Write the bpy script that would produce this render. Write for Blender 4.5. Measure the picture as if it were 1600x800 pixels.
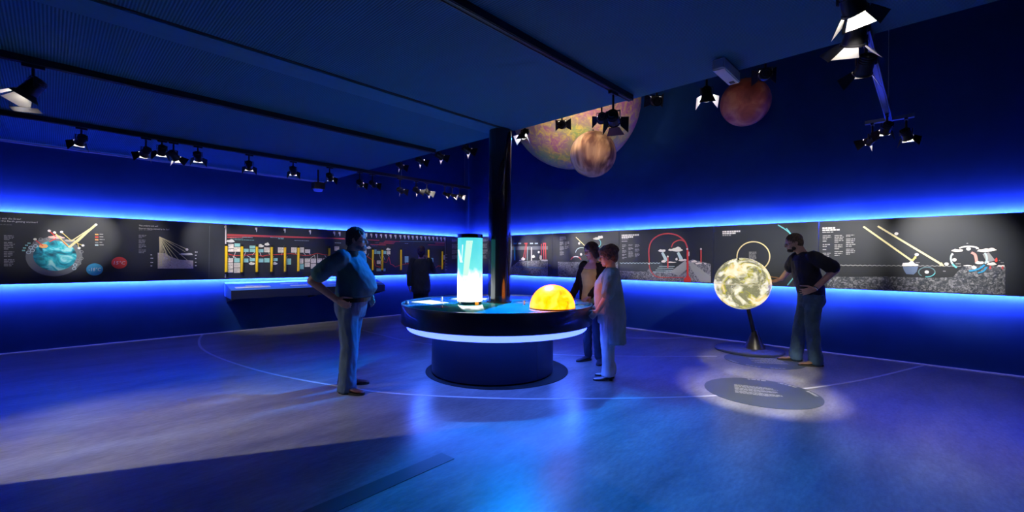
import bpy, bmesh, math, random
from mathutils import Vector, Matrix, Quaternion
random.seed(7)
R_ = math.radians
for o in list(bpy.data.objects): bpy.data.objects.remove(o)
scene = bpy.context.scene
COL = scene.collection

# ------------------------------------------------------------------ camera
H_EYE, FPX, PX0, PY0 = 1.45, 686.0, 800.0, 405.3
FWD = Vector((0.726, 0.688, 0)).normalized()
RGT = Vector((FWD.y, -FWD.x, 0))
UPV = Vector((0, 0, 1))
ROLL = R_(0.417)
RC = RGT * math.cos(ROLL) + UPV * math.sin(ROLL)
UC = UPV * math.cos(ROLL) - RGT * math.sin(ROLL)
EYE = Vector((0, 0, H_EYE))
cam_d = bpy.data.cameras.new('camera'); cam = bpy.data.objects.new('camera', cam_d); COL.objects.link(cam)
m = Matrix.Identity(4)
for i in range(3):
    m[i][0], m[i][1], m[i][2], m[i][3] = RC[i], UC[i], -FWD[i], EYE[i]
cam.matrix_world = m
cam_d.sensor_width = 36; cam_d.lens = 36 * FPX / 1600
cam_d.shift_y = (PY0 - 400) / 1600; cam_d.clip_start = 0.05
scene.camera = cam

# ------------------------------------------------------------------ world, exposure
world = bpy.data.worlds.new('world'); scene.world = world; world.use_nodes = True
world.node_tree.nodes['Background'].inputs[0].default_value = (0.01, 0.03, 0.1, 1)
world.node_tree.nodes['Background'].inputs[1].default_value = 0.05
vs = scene.view_settings
vs.view_transform = 'Standard'; vs.look = 'None'; vs.exposure = 0; vs.gamma = 1; vs.use_curve_mapping = False

# light strengths
LED_WALL = 1050.0
LED_TABLE = 6.5
PANEL_W = 170.0
BLUE_W, BLUE_C = 1250.0, (0.0, 0.21, 1.0)
LED_COL = (0.11, 0.125, 1.0)

# ------------------------------------------------------------------ pixel -> place helpers
def ray(px, py): return (FWD + RC * ((px - PX0) / FPX) - UC * ((py - PY0) / FPX))
def on(px, py, axis, val):
    d = ray(px, py); t = (val - EYE[axis]) / d[axis]; return EYE + d * t
def floor_px(px, py, z=0.0): return on(px, py, 2, z)
def at_depth(px, py, dep): return EYE + ray(px, py) * dep          # dep is along FWD
def cam_dir(lat, dep): return (RGT * lat + FWD * dep).normalized()

# room constants
XW, YW, ZC = 8.54, 9.88, 3.16       # right wall, left wall, low ceiling
XE, ZV = 4.25, 6.6                  # edge of the low ceiling, top of the void
X0, Y0 = -5.5, -5.5
PZ0, PZ1 = 1.03, 2.09               # display band
GAP = 0.09

# ------------------------------------------------------------------ materials
MATS = {}
def mat(name, col=(0.5, 0.5, 0.5), rough=0.5, metal=0.0, emit=None, es=0.0, spec=0.5, noise=0.0, nscale=8.0, bump=0.0, bscale=40.0, coat=0.0):
    if name in MATS: return MATS[name]
    mt = bpy.data.materials.new(name); mt.use_nodes = True; MATS[name] = mt
    nt = mt.node_tree; b = nt.nodes['Principled BSDF']
    b.inputs['Base Color'].default_value = (*col, 1); b.inputs['Roughness'].default_value = rough
    b.inputs['Metallic'].default_value = metal; b.inputs['Specular IOR Level'].default_value = spec
    b.inputs['Coat Weight'].default_value = coat
    if emit: b.inputs['Emission Color'].default_value = (*emit, 1); b.inputs['Emission Strength'].default_value = es
    if noise or bump:
        tc = nt.nodes.new('ShaderNodeTexCoord')
    if noise:
        n = nt.nodes.new('ShaderNodeTexNoise'); n.inputs['Scale'].default_value = nscale; n.inputs['Detail'].default_value = 5
        nt.links.new(tc.outputs['Object'], n.inputs['Vector'])
        r = nt.nodes.new('ShaderNodeValToRGB')
        r.color_ramp.elements[0].position = 0.3; r.color_ramp.elements[1].position = 0.7
        r.color_ramp.elements[0].color = (*[c * (1 - noise) for c in col], 1)
        r.color_ramp.elements[1].color = (*[min(1, c * (1 + noise)) for c in col], 1)
        nt.links.new(n.outputs['Fac'], r.inputs['Fac']); nt.links.new(r.outputs['Color'], b.inputs['Base Color'])
    if bump:
        n2 = nt.nodes.new('ShaderNodeTexNoise'); n2.inputs['Scale'].default_value = bscale; n2.inputs['Detail'].default_value = 4
        nt.links.new(tc.outputs['Object'], n2.inputs['Vector'])
        bp = nt.nodes.new('ShaderNodeBump'); bp.inputs['Strength'].default_value = bump; bp.inputs['Distance'].default_value = 0.02
        nt.links.new(n2.outputs['Fac'], bp.inputs['Height']); nt.links.new(bp.outputs['Normal'], b.inputs['Normal'])
    return mt

def ramp_mat(name, stops, scale, detail=6, rough=0.5, distortion=0.0, emit=0.0, tex='noise', stretch=(1, 1, 1)):
    """noise or voronoi through a colour ramp (also as emission for lit displays)"""
    if name in MATS: return MATS[name]
    mt = bpy.data.materials.new(name); mt.use_nodes = True; MATS[name] = mt
    nt = mt.node_tree; b = nt.nodes['Principled BSDF']; b.inputs['Roughness'].default_value = rough
    tc = nt.nodes.new('ShaderNodeTexCoord'); mp = nt.nodes.new('ShaderNodeMapping'); mp.inputs['Scale'].default_value = stretch
    nt.links.new(tc.outputs['Object'], mp.inputs['Vector'])
    if tex == 'noise':
        n = nt.nodes.new('ShaderNodeTexNoise'); n.inputs['Scale'].default_value = scale; n.inputs['Detail'].default_value = detail
        n.inputs['Distortion'].default_value = distortion; out = n.outputs['Fac']
    else:
        n = nt.nodes.new('ShaderNodeTexVoronoi'); n.inputs['Scale'].default_value = scale; out = n.outputs['Color']
    nt.links.new(mp.outputs['Vector'], n.inputs['Vector'])
    r = nt.nodes.new('ShaderNodeValToRGB'); nt.links.new(out, r.inputs['Fac'])
    els = r.color_ramp.elements
    while len(els) < len(stops): els.new(0.5)
    for e, (p, c) in zip(els, stops): e.position = p; e.color = (*c, 1)
    nt.links.new(r.outputs['Color'], b.inputs['Base Color'])
    if emit:
        nt.links.new(r.outputs['Color'], b.inputs['Emission Color']); b.inputs['Emission Strength'].default_value = emit
    return mt

# ------------------------------------------------------------------ object helpers
def tag(o, label=None, cat=None, group=None, kind=None):
    if label: o['label'] = label
    if cat: o['category'] = cat
    if group: o['group'] = group
    if kind: o['kind'] = kind
    return o
def empty(name, loc=(0, 0, 0), rz=0.0):
    o = bpy.data.objects.new(name, None); COL.objects.link(o); o.location = loc; o.rotation_euler = (0, 0, rz)
    o.empty_display_size = 0.1; return o
def link(name, me, mt, parent=None, smooth=False):
    o = bpy.data.objects.new(name, me); COL.objects.link(o)
    if mt is not None:
        me.materials.clear(); me.materials.append(mt)
    if smooth:
        for p in me.polygons: p.use_smooth = True
    if parent is not None: o.parent = parent
    return o
def build(name, bm, mt, parent=None, smooth=False, auto=False):
    bmesh.ops.recalc_face_normals(bm, faces=bm.faces[:])
    me = bpy.data.meshes.new(name); bm.to_mesh(me); bm.free()
    o = link(name, me, mt, parent, smooth or auto)
    if auto: me.set_sharp_from_angle(angle=R_(40))
    return o
def box(bm, c, s, rot=None):
    M = Matrix.Translation(Vector(c)) @ (rot.to_4x4() if rot else Matrix.Identity(4)) @ Matrix.Diagonal((s[0], s[1], s[2], 1))
    return bmesh.ops.create_cube(bm, size=1, matrix=M)['verts']
def boxmm(bm, a, b): return box(bm, [(a[i] + b[i]) / 2 for i in range(3)], [abs(b[i] - a[i]) for i in range(3)])
def lathe(bm, prof, seg=48, c=(0, 0, 0)):
    """closed profile [(r,z)...] revolved about z; r=0 ends give poles"""
    rings = []
    for r, z in prof:
        if r < 1e-6: rings.append([bm.verts.new((c[0], c[1], c[2] + z))])
        else: rings.append([bm.verts.new((c[0] + r * math.cos(2 * math.pi * k / seg), c[1] + r * math.sin(2 * math.pi * k / seg), c[2] + z)) for k in range(seg)])
    for a, b in zip(rings, rings[1:]):
        for k in range(seg):
            k2 = (k + 1) % seg
            if len(a) == 1 and len(b) == 1: continue
            if len(a) == 1: bm.faces.new((a[0], b[k], b[k2]))
            elif len(b) == 1: bm.faces.new((a[k], b[0], a[k2]))
            else: bm.faces.new((a[k], b[k], b[k2], a[k2]))
def tube(bm, pts, rad, seg=8):
    pts = [Vector(p) for p in pts]
    if not hasattr(rad, '__len__'): rad = [rad] * len(pts)
    up = Vector((0.13, 0.31, 0.94)); rings = []
    for i, p in enumerate(pts):
        t = (pts[min(i + 1, len(pts) - 1)] - pts[max(i - 1, 0)]).normalized()
        u = t.cross(up)
        if u.length < 0.05: u = t.cross(Vector((1, 0, 0)))
        u.normalize(); v = t.cross(u)
        rings.append([bm.verts.new(p + (u * math.cos(2 * math.pi * k / seg) + v * math.sin(2 * math.pi * k / seg)) * rad[i]) for k in range(seg)])
    for a, b in zip(rings, rings[1:]):
        for k in range(seg): bm.faces.new((a[k], a[(k + 1) % seg], b[(k + 1) % seg], b[k]))
    bm.faces.new(rings[0]); bm.faces.new(rings[-1])
def cyl(bm, a, b, r, seg=16, r2=None): tube(bm, [a, b], [r, r if r2 is None else r2], seg)
def ball(bm, c, r, rot=None, sub=3):
    if not hasattr(r, '__len__'): r = (r, r, r)
    M = Matrix.Translation(Vector(c)) @ (rot.to_4x4() if rot else Matrix.Identity(4)) @ Matrix.Diagonal((*r, 1))
    bmesh.ops.create_icosphere(bm, subdivisions=sub, radius=1, matrix=M)

# ------------------------------------------------------------------ setting: floor, walls, ceiling
def floor_material():
    mt = bpy.data.materials.new('polished_concrete'); mt.use_nodes = True
    nt = mt.node_tree; b = nt.nodes['Principled BSDF']; L = nt.links
    tc = nt.nodes.new('ShaderNodeTexCoord')
    n1 = nt.nodes.new('ShaderNodeTexNoise'); n1.inputs['Scale'].default_value = 0.9; n1.inputs['Detail'].default_value = 10; n1.inputs['Roughness'].default_value = 0.66
    mp = nt.nodes.new('ShaderNodeMapping'); mp.inputs['Rotation'].default_value = (0, 0, R_(-30)); mp.inputs['Scale'].default_value = (1, 3.2, 1); mp.inputs['Location'].default_value = (3.1, 1.7, 0.37)
    L.new(tc.outputs['Object'], mp.inputs['Vector']); L.new(mp.outputs['Vector'], n1.inputs['Vector'])
    f1 = nt.nodes.new('ShaderNodeMapRange'); f1.inputs['From Min'].default_value = 0.2; f1.inputs['From Max'].default_value = 0.8; L.new(n1.outputs['Fac'], f1.inputs['Value'])
    r = nt.nodes.new('ShaderNodeMixRGB'); L.new(f1.outputs[0], r.inputs['Fac']); r.inputs[1].default_value = (0.07, 0.073, 0.08, 1); r.inputs[2].default_value = (0.36, 0.36, 0.365, 1)
    n2 = nt.nodes.new('ShaderNodeTexNoise'); n2.inputs['Scale'].default_value = 14; n2.inputs['Detail'].default_value = 6
    L.new(mp.outputs['Vector'], n2.inputs['Vector'])
    mx = nt.nodes.new('ShaderNodeMixRGB'); mx.blend_type = 'MULTIPLY'; mx.inputs['Fac'].default_value = 1.0
    sm_ = nt.nodes.new('ShaderNodeMapRange'); sm_.inputs['From Min'].default_value = 0.3; sm_.inputs['From Max'].default_value = 0.7; sm_.inputs['To Min'].default_value = 0.82; sm_.inputs['To Max'].default_value = 1.14
    L.new(n2.outputs['Fac'], sm_.inputs['Value']); L.new(r.outputs['Color'], mx.inputs[1]); L.new(sm_.outputs[0], mx.inputs[2])
    L.new(mx.outputs['Color'], b.inputs['Base Color'])
    mr = nt.nodes.new('ShaderNodeMapRange'); mr.inputs['To Min'].default_value = 0.20; mr.inputs['To Max'].default_value = 0.40
    L.new(n1.outputs['Fac'], mr.inputs['Value']); b.inputs['Roughness'].default_value = 0.30
    n3 = nt.nodes.new('ShaderNodeTexNoise'); n3.inputs['Scale'].default_value = 35; n3.inputs['Detail'].default_value = 3
    L.new(tc.outputs['Object'], n3.inputs['Vector'])
    bp = nt.nodes.new('ShaderNodeBump'); bp.inputs['Strength'].default_value = 0.10; bp.inputs['Distance'].default_value = 0.01
    L.new(n3.outputs['Fac'], bp.inputs['Height']); L.new(bp.outputs['Normal'], b.inputs['Normal'])
    return mt
bm = bmesh.new(); boxmm(bm, (X0, Y0, -0.1), (XW, YW, 0))
tag(build('floor', bm, floor_material()), kind='structure')

wall_m = mat('blue_wall_paint', (0.015, 0.053, 0.17), 0.9, spec=0.04, noise=0.06, nscale=3)
dark_m = mat('dark_wall_paint', (0.03, 0.04, 0.09), 0.85, noise=0.1, nscale=3)
for nm, a, b, mm in (('wall_left', (X0, YW, 0), (XW, YW + 0.15, ZV), wall_m), ('wall_right', (XW, Y0, 0), (XW + 0.15, YW + 0.15, ZV), wall_m),
                     ('wall_back', (X0 - 0.15, Y0, 0), (X0, YW + 0.15, ZV), dark_m), ('wall_front', (X0, Y0 - 0.15, 0), (XW + 0.15, Y0, ZV), dark_m)):
    bm = bmesh.new(); boxmm(bm, a, b); tag(build(nm, bm, mm), kind='structure')

def ceiling_material():
    mt = bpy.data.materials.new('ribbed_ceiling'); mt.use_nodes = True
    nt = mt.node_tree; b = nt.nodes['Principled BSDF']; L = nt.links
    b.inputs['Roughness'].default_value = 0.7
    tc = nt.nodes.new('ShaderNodeTexCoord'); w = nt.nodes.new('ShaderNodeTexWave'); w.wave_type = 'BANDS'; w.bands_direction = 'X'
    w.inputs['Scale'].default_value = 16.0
    L.new(tc.outputs['Object'], w.inputs['Vector'])
    r = nt.nodes.new('ShaderNodeValToRGB'); L.new(w.outputs['Fac'], r.inputs['Fac'])
    r.color_ramp.elements[0].color = (0.016, 0.10, 0.14, 1); r.color_ramp.elements[1].color = (0.030, 0.20, 0.27, 1)
    L.new(r.outputs['Color'], b.inputs['Base Color'])
    bp = nt.nodes.new('ShaderNodeBump'); bp.inputs['Strength'].default_value = 0.35; bp.inputs['Distance'].default_value = 0.01
    L.new(w.outputs['Fac'], bp.inputs['Height']); L.new(bp.outputs['Normal'], b.inputs['Normal'])
    return mt
ceil_m = ceiling_material()
bm = bmesh.new(); boxmm(bm, (X0, Y0, ZC), (XE, YW, ZC + 0.45)); tag(build('ceiling', bm, ceil_m), kind='structure')
bm = bmesh.new(); boxmm(bm, (XE - 0.15, Y0, ZC + 0.45), (XE, YW, ZV)); tag(build('wall_void', bm, dark_m), kind='structure')
bm = bmesh.new(); boxmm(bm, (XE, Y0, ZV), (XW, YW, ZV + 0.1)); tag(build('ceiling_void', bm, dark_m), kind='structure')
# smooth boxed strip across the ceiling above the column
strip_m = mat('ceiling_strip_paint', (0.028, 0.18, 0.25), 0.6, noise=0.05)
bm = bmesh.new(); boxmm(bm, (X0, 4.04, ZC - 0.014), (XE, 4.33, ZC + 0.02)); tag(build('trim_1', bm, strip_m), kind='structure')
line_m = mat('shadow_gap_black', (0.02, 0.02, 0.03), 0.8)
for i, yy in enumerate((4.025, 4.345)):
    bm = bmesh.new(); boxmm(bm, (X0, yy - 0.012, ZC - 0.004), (XE, yy + 0.012, ZC + 0.02)); tag(build('trim_%d' % (i + 2), bm, line_m), kind='structure')
bm = bmesh.new(); boxmm(bm, (X0, YW - 0.02, ZC - 0.03), (XE, YW, ZC)); tag(build('trim_4', bm, mat('ceiling_edge_bead', (0.3, 0.34, 0.5), 0.5)), kind='structure')
# pale sealing line along the foot of the walls
base_m = mat('pale_skirting', (0.55, 0.57, 0.62), 0.5)
bm = bmesh.new(); boxmm(bm, (X0, YW - 0.022, 0), (XW, YW, 0.012)); tag(build('baseboard_left', bm, base_m), kind='structure')
bm = bmesh.new(); boxmm(bm, (XW - 0.022, Y0, 0), (XW, YW - 0.022, 0.012)); tag(build('baseboard_right', bm, base_m), kind='structure')

# ------------------------------------------------------------------ wall frames for prints
class Wall:
    def __init__(s, axis, val, ex, n): s.axis, s.val, s.ex, s.n = axis, val, Vector(ex), Vector(n)
    def st(s, px, py):
        p = on(px, py, s.axis, s.val); return (p.dot(s.ex), p.z)
    def pos(s, st, off): 
        p = s.ex * st[0] + Vector((0, 0, st[1])); p[s.axis] = s.val; return p + s.n * off
LW = Wall(1, YW - GAP - 0.03, (1, 0, 0), (0, -1, 0))
RW = Wall(0, XW - GAP - 0.03, (0, -1, 0), (-1, 0, 0))
class Zm:                     # coordinates read in an enlarged view of the photograph
    def __init__(s, w, x0, y0, k): s.w, s.x0, s.y0, s.k = w, x0, y0, k
    def __call__(s, x, y): return s.w.st(s.x0 + x / s.k, s.y0 + y / s.k)

_lay = [0]
def off(layer): 
    _lay[0] = (_lay[0] + 1) % 7
    return 0.0015 + 0.0018 * layer + 0.0002 * _lay[0]
def poly_mesh(w, polys, layer):
    bm = bmesh.new(); o = off(layer)
    for poly in polys: 
        try: bm.faces.new([bm.verts.new(w.pos(p, o)) for p in poly])
        except Exception: pass
    return bm
def flat(name, w, polys, mt, parent, layer=1):
    bm = poly_mesh(w, polys, layer)
    me = bpy.data.meshes.new(name); bm.to_mesh(me); bm.free()
    return link(name, me, mt, parent)
def rect(a, b): return [(a[0], b[1]), (b[0], b[1]), (b[0], a[1]), (a[0], a[1])]
def seg_poly(a, b, w, w2=None):
    a, b = Vector(a), Vector(b); d = (b - a).normalized(); n = Vector((-d.y, d.x)); w2 = w if w2 is None else w2
    return [tuple(a + n * w / 2), tuple(a - n * w / 2), tuple(b - n * w2 / 2), tuple(b + n * w2 / 2)]
def path_polys(pts, w): return [seg_poly(a, b, w) for a, b in zip(pts, pts[1:])]
def smooth_path(pts, n=8):
    pts = [Vector(p) for p in pts]; out = []
    P = [pts[0]] + pts + [pts[-1]]
    for i in range(1, len(P) - 2):
        for k in range(n):
            t = k / n; p0, p1, p2, p3 = P[i - 1], P[i], P[i + 1], P[i + 2]
            out.append(0.5 * ((2 * p1) + (p2 - p0) * t + (2 * p0 - 5 * p1 + 4 * p2 - p3) * t * t + (3 * p1 - p0 - 3 * p2 + p3) * t ** 3))
    out.append(pts[-1]); return out
def disc_poly(c, rx, ry=None, n=40): 
    ry = rx if ry is None else ry
    return [(c[0] + rx * math.cos(2 * math.pi * k / n), c[1] + ry * math.sin(2 * math.pi * k / n)) for k in range(n)]
def ring_polys(c, r, wd, a0=0, a1=360, n=48):
    out = []
    for k in range(n):
        A, B = R_(a0 + (a1 - a0) * k / n), R_(a0 + (a1 - a0) * (k + 1) / n)
        q = lambda rr, a: (c[0] + rr * math.cos(a), c[1] + rr * math.sin(a))
        out.append([q(r - wd / 2, A), q(r + wd / 2, A), q(r + wd / 2, B), q(r - wd / 2, B)])
    return out
def text_lines(a, b, lh=0.022, fill=0.5):
    """unreadably small body copy: bars of uneven length between two corners (top-left a, bottom-right b)"""
    n = max(1, round((a[1] - b[1]) / lh)); h = (a[1] - b[1]) / n; out = []
    for i in range(n):
        t = a[1] - i * h; wd = (b[0] - a[0]) * (random.uniform(0.82, 1.0) if i < n - 1 else random.uniform(0.4, 0.8))
        x = a[0]
        while x < a[0] + wd - 0.005:                                   # words
            e = min(x + random.uniform(0.02, 0.06), a[0] + wd)
            out.append(rect((x, t - h * 0.12), (e, t - h * (0.12 + fill)))); x = e + 0.007
    return out
def cloud_poly(c, rx, ry, n=36):
    ph = random.uniform(0, 6)
    return [(c[0] + rx * math.cos(a) * (1 + 0.10 * math.sin(5 * a + ph)), c[1] + ry * math.sin(a) * (1 + (0.22 * math.sin(4 * a + ph) if math.sin(a) > 0 else -0.35))) for a in [2 * math.pi * k / n for k in range(n)]]
def cpx(z, x, y, rx, ry):             # cloud outline given in enlarged-view units
    return [z(px_, 2 * y - py_) for px_, py_ in cloud_poly((x, y), rx, ry)]
def apx(z, x, y, rx, ry, a0, a1, wd, n=28):   # elliptic arc given in enlarged-view units, width in metres
    return path_polys([z(x + rx * math.cos(R_(a0 + (a1 - a0) * k / n)), y - ry * math.sin(R_(a0 + (a1 - a0) * k / n))) for k in range(n + 1)], wd)
def wall_text(s, w, st, size, mt, parent, name='title_text', fit=None, layer=2, right=False, shear=0.0):
    cu = bpy.data.curves.new('t', 'FONT'); cu.body = s; cu.size = size; cu.resolution_u = 2; cu.shear = shear
    ob = bpy.data.objects.new('t', cu); COL.objects.link(ob)
    me = bpy.data.meshes.new_from_object(ob); bpy.data.objects.remove(ob)
    xs = [v.co.x for v in me.vertices]; wd = max(xs) - min(xs); mn = min(xs)
    k = fit / wd if fit else 1.0; o = off(layer)
    x0 = st[0] - (wd * k if right else 0)
    for v in me.vertices: v.co = w.pos((x0 + (v.co.x - mn) * k, st[1] + v.co.y), o)
    return link(name, me, mt, parent)

white_p = mat('print_white', (0.80, 0.80, 0.80), 0.6)
grey_p = mat('print_grey_text', (0.30, 0.31, 0.33), 0.6)
dgrey_p = mat('print_dim_grey', (0.16, 0.18, 0.21), 0.6)
card_p = mat('print_card_white', (0.85, 0.80, 0.78), 0.6)
teal_p = mat('print_card_teal', (0.30, 0.68, 0.72), 0.6)
tealt_p = mat('print_teal_text', (0.25, 0.55, 0.55), 0.6)
red_p = mat('print_red', (0.80, 0.06, 0.05), 0.6)
redt_p = mat('print_red_text', (0.62, 0.08, 0.09), 0.6)
yel_p = mat('print_yellow', (0.85, 0.70, 0.22), 0.6)
pyel_p = mat('print_pale_yellow', (0.82, 0.76, 0.42), 0.6)
org_p = mat('print_orange', (0.85, 0.42, 0.15), 0.6)
blue_p = mat('print_blue', (0.03, 0.32, 0.62), 0.6)
cyan_p = mat('print_cyan', (0.15, 0.55, 0.62), 0.6)
lbl_p = mat('print_pale_blue', (0.50, 0.66, 0.72), 0.6)
water_p = mat('print_water', (0.10, 0.16, 0.30), 0.6)
rock_p = ramp_mat('print_rock', [(0.30, (0.05, 0.06, 0.08)), (0.48, (0.16, 0.17, 0.21)), (0.60, (0.36, 0.37, 0.42))], 26, 5, 0.6, 1.5)
rockd_p = ramp_mat('print_rock_dark', [(0.36, (0.03, 0.04, 0.06)), (0.50, (0.09, 0.10, 0.12)), (0.64, (0.28, 0.29, 0.33))], 30, 5, 0.6, 1.0)
land_p = ramp_mat('print_landscape', [(0.40, (0.75, 0.70, 0.66)), (0.52, (0.60, 0.50, 0.46)), (0.58, (0.85, 0.83, 0.80)), (0.72, (0.25, 0.2, 0.2))], 9, 6, 0.6, 2.0, stretch=(1, 1, 2))
earth_p = ramp_mat('print_earth_cyan', [(0.32, (0.0, 0.06, 0.10)), (0.44, (0.0, 0.22, 0.32)), (0.54, (0.02, 0.48, 0.62)), (0.64, (0.35, 0.78, 0.84))], 6.5, 7, 0.55, 1.2)
panel_m = mat('panel_face_charcoal', (0.026, 0.032, 0.044), 0.5, noise=0.08, nscale=2)
edge_m = mat('panel_edge', (0.02, 0.02, 0.03), 0.6)
led_m = bpy.data.materials.new('led_blue'); led_m.use_nodes = True
_n = led_m.node_tree; _n.nodes.remove(_n.nodes['Principled BSDF'])
_e = _n.nodes.new('ShaderNodeEmission'); _e.inputs[0].default_value = (*LED_COL, 1); _e.inputs[1].default_value = LED_WALL
_n.links.new(_e.outputs[0], _n.nodes['Material Output'].inputs[0])

def wall_panel(w, s0, s1, label):
    """a stand-off display panel with its own pair of hidden LED strips"""
    root = empty('infographic_board', w.pos(((s0 + s1) / 2, PZ0), 0)); tag(root, label, 'info board', 'info boards along the walls')
    inv = Matrix.Translation(-root.location)
    def pb(name, a, b, o0, o1, mt):
        bm = bmesh.new(); p, q = w.pos(a, o0), w.pos(b, o1); boxmm(bm, p, q)
        o = build(name, bm, mt, root); o.matrix_parent_inverse = inv; return o
    pb('board', (s0, PZ0), (s1, PZ1), -0.03, 0, panel_m)
    for z0, z1 in ((PZ1 - 0.045, PZ1 - 0.012), (PZ0 + 0.012, PZ0 + 0.045)):
        # LED tape stuck flat on the back of the board, shining at the wall
        pb('led_strip', (s0 + 0.01, z0), (s1 - 0.01, z1), -0.0308, -0.0305, led_m)
    for k in range(max(2, int((s1 - s0) / 0.9))):
        sx = s0 + (k + 0.5) * (s1 - s0) / max(2, int((s1 - s0) / 0.9))
        pb('bracket', (sx - 0.03, 1.4), (sx + 0.03, 1.7), -0.026 - GAP, -0.03, edge_m)
    root['_'] = 0; del root['_']
    return root
def reparent(o, root):
    o.parent = root; o.matrix_parent_inverse = Matrix.Translation(-root.location); return o
class Printer:
    def __init__(s, w, root): s.w, s.root = w, root
    def f(s, name, polys, mt, layer=1): return reparent(flat(name, s.w, polys, mt, None, layer), s.root)
    def t(s, txt, st, size, mt=None, **k): return reparent(wall_text(txt, s.w, st, size, mt or white_p, None, **k), s.root)

# ------------------------------------------------------------------ left wall display band
sA = LW.st(352, 400)[0]; sB = LW.st(697, 400)[0]
pa = wall_panel(LW, X0 + 0.3, sA - 0.003, 'long charcoal wall board with the cyan Earth disc and red 15°C disc')
P = Printer(LW, pa)
z = Zm(LW, 0, 320, 5.7125)
P.t('Warum erwärmt sich die Erde?', z(187, 136), 0.034, right=True)
P.t('Why is the Earth getting warmer?', z(336, 164), 0.034, right=True)
P.t('waarom opwarmt de aarde', z(106, 183), 0.024, mt=grey_p, right=True, shear=0.25)
for y0, y1 in ((270, 320), (330, 405), (415, 470), (485, 552)): P.f('text_block', text_lines(z(35, y0), z(132, y1)), grey_p)
ec = z(494, 455); er = (z(685, 455)[0] - z(303, 455)[0]) / 2; ev = (z(494, 318)[1] - z(494, 590)[1]) / 2
hr = (z(748, 465)[0] - z(232, 465)[0]) / 2; hv = (z(490, 290)[1] - z(490, 634)[1]) / 2
P.f('halo_disc', [disc_poly(z(490, 462), (hr + hv) / 2)], dgrey_p, 0)
ep = P.f('earth_disc', [disc_poly(ec, (er + ev) / 2)], earth_p, 1); tag(ep, 'round cyan picture of the Earth with white clouds')
for (x0, y0, x1, y1, wd, mt) in ((850, 182, 615, 382, .032, pyel_p), (850, 182, 690, 332, .018, pyel_p), (850, 182, 640, 322, .014, pyel_p), (440, 234, 500, 287, .010, red_p), (487, 249, 612, 372, .014, yel_p), (550, 245, 642, 325, .010, yel_p), (313, 310, 385, 368, .012, red_p), (440, 330, 500, 300, .012, red_p), (560, 330, 605, 372, .008, red_p), (690, 335, 705, 385, .008, yel_p), (665, 335, 740, 362, .008, yel_p)):
    P.f('ray_line', [seg_poly(z(x0, y0), z(x1, y1), wd)], mt, 3)
for x, y in ((440, 232), (487, 247), (550, 243), (313, 308), (856, 178), (740, 363), (706, 386)): P.f('ray_dot', [disc_poly(z(x, y), 0.018, n=20)], white_p, 4)
P.f('heat_patch', [disc_poly(z(388, 368), 0.05, 0.035, 7)], org_p, 3)
P.f('cloud_patch', [cloud_poly(z(500, 292), 0.09, 0.03)], mat('print_pink', (0.8, 0.55, 0.52), 0.6), 2); P.f('cloud_patch', [cloud_poly(z(625, 322), 0.06, 0.022)], mat('print_grey_cloud', (0.5, 0.48, 0.46), 0.6), 2)
for x, y in ((255, 425), (290, 407), (275, 382), (317, 368), (670, 537), (662, 568)): P.f('gas_ring', ring_polys(z(x, y), 0.020, 0.010, n=20), lbl_p, 3)
for x, y in ((313, 340), (365, 308), (430, 303), (727, 420), (727, 478), (706, 524), (693, 497)): P.f('gas_ring', ring_polys(z(x, y), 0.020, 0.006, n=20), grey_p, 3)
for x, y in ((260, 343), (238, 362), (220, 385), (212, 408)): P.f('gas_label', [rect(z(x - 15, y - 6), z(x + 13, y + 6))], tealt_p, 2)
for y, mt in ((265, org_p), (288, red_p), (312, org_p), (337, dgrey_p), (360, lbl_p)):
    P.f('legend_mark', [rect(z(848, y - 6), z(878, y + 6))], mt, 2); P.f('legend_text', text_lines(z(888, y - 8), z(945, y + 8), 0.05), grey_p, 2)
for c, mt, s, r in ((z(845, 577), blue_p, '-18°C', 0.098), (z(1065, 518), red_p, '15°C', 0.098)):
    P.f('temperature_disc', [disc_poly(c, r)], mt, 2)
    P.t(s, (c[0] - 0.07, c[1] - 0.026), 0.075, fit=0.145, layer=4, shear=0.15, name='temperature_text')
z = Zm(LW, 200, 330, 5.7125)
P.t('Was erwärmt sich wie?', z(97, 133), 0.036, fit=z(268, 133)[0] - z(97, 133)[0]); P.t('How are objects warmed by the Sun?', z(97, 158), 0.036, fit=z(368, 158)[0] - z(97, 158)[0])
P.t('par le soleil', z(97, 168), 0.026, mt=grey_p, fit=z(218, 168)[0] - z(97, 168)[0], shear=0.25)
for y0, y1 in ((210, 245), (252, 292), (296, 336), (342, 378)): P.f('text_block', text_lines(z(95, y0), z(165, y1)), grey_p)
P.f('landscape_picture', [[z(265, 512), z(582, 512), z(582, 440), z(455, 432), z(380, 405), z(330, 375), z(265, 370)]], land_p, 1)
for x, y in ((285, 490), (296, 380), (302, 490), (318, 370), (318, 440), (345, 402), (376, 446), (402, 420), (450, 432), (532, 440), (510, 362), (526, 340)):
    P.f('ray_line', [seg_poly(z(280, 228), z(x, y), 0.009)], pyel_p, 3)
P.f('cloud_patch', [cloud_poly(z(520, 385), 0.10, 0.025)], white_p, 2); P.f('ray_dot', [disc_poly(z(525, 342), 0.022)], card_p, 4)
for x, ys in ((200, (392, 422, 460, 490)), (597, (367, 395, 425, 458, 488))):
    for y in ys: P.f('label_text', text_lines(z(x, y - 8), z(x + 34, y + 8), 0.05), white_p, 2)
P.f('seam', [seg_poly(z(728, 130), z(722, 600), 0.004)], dgrey_p, 1)

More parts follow.
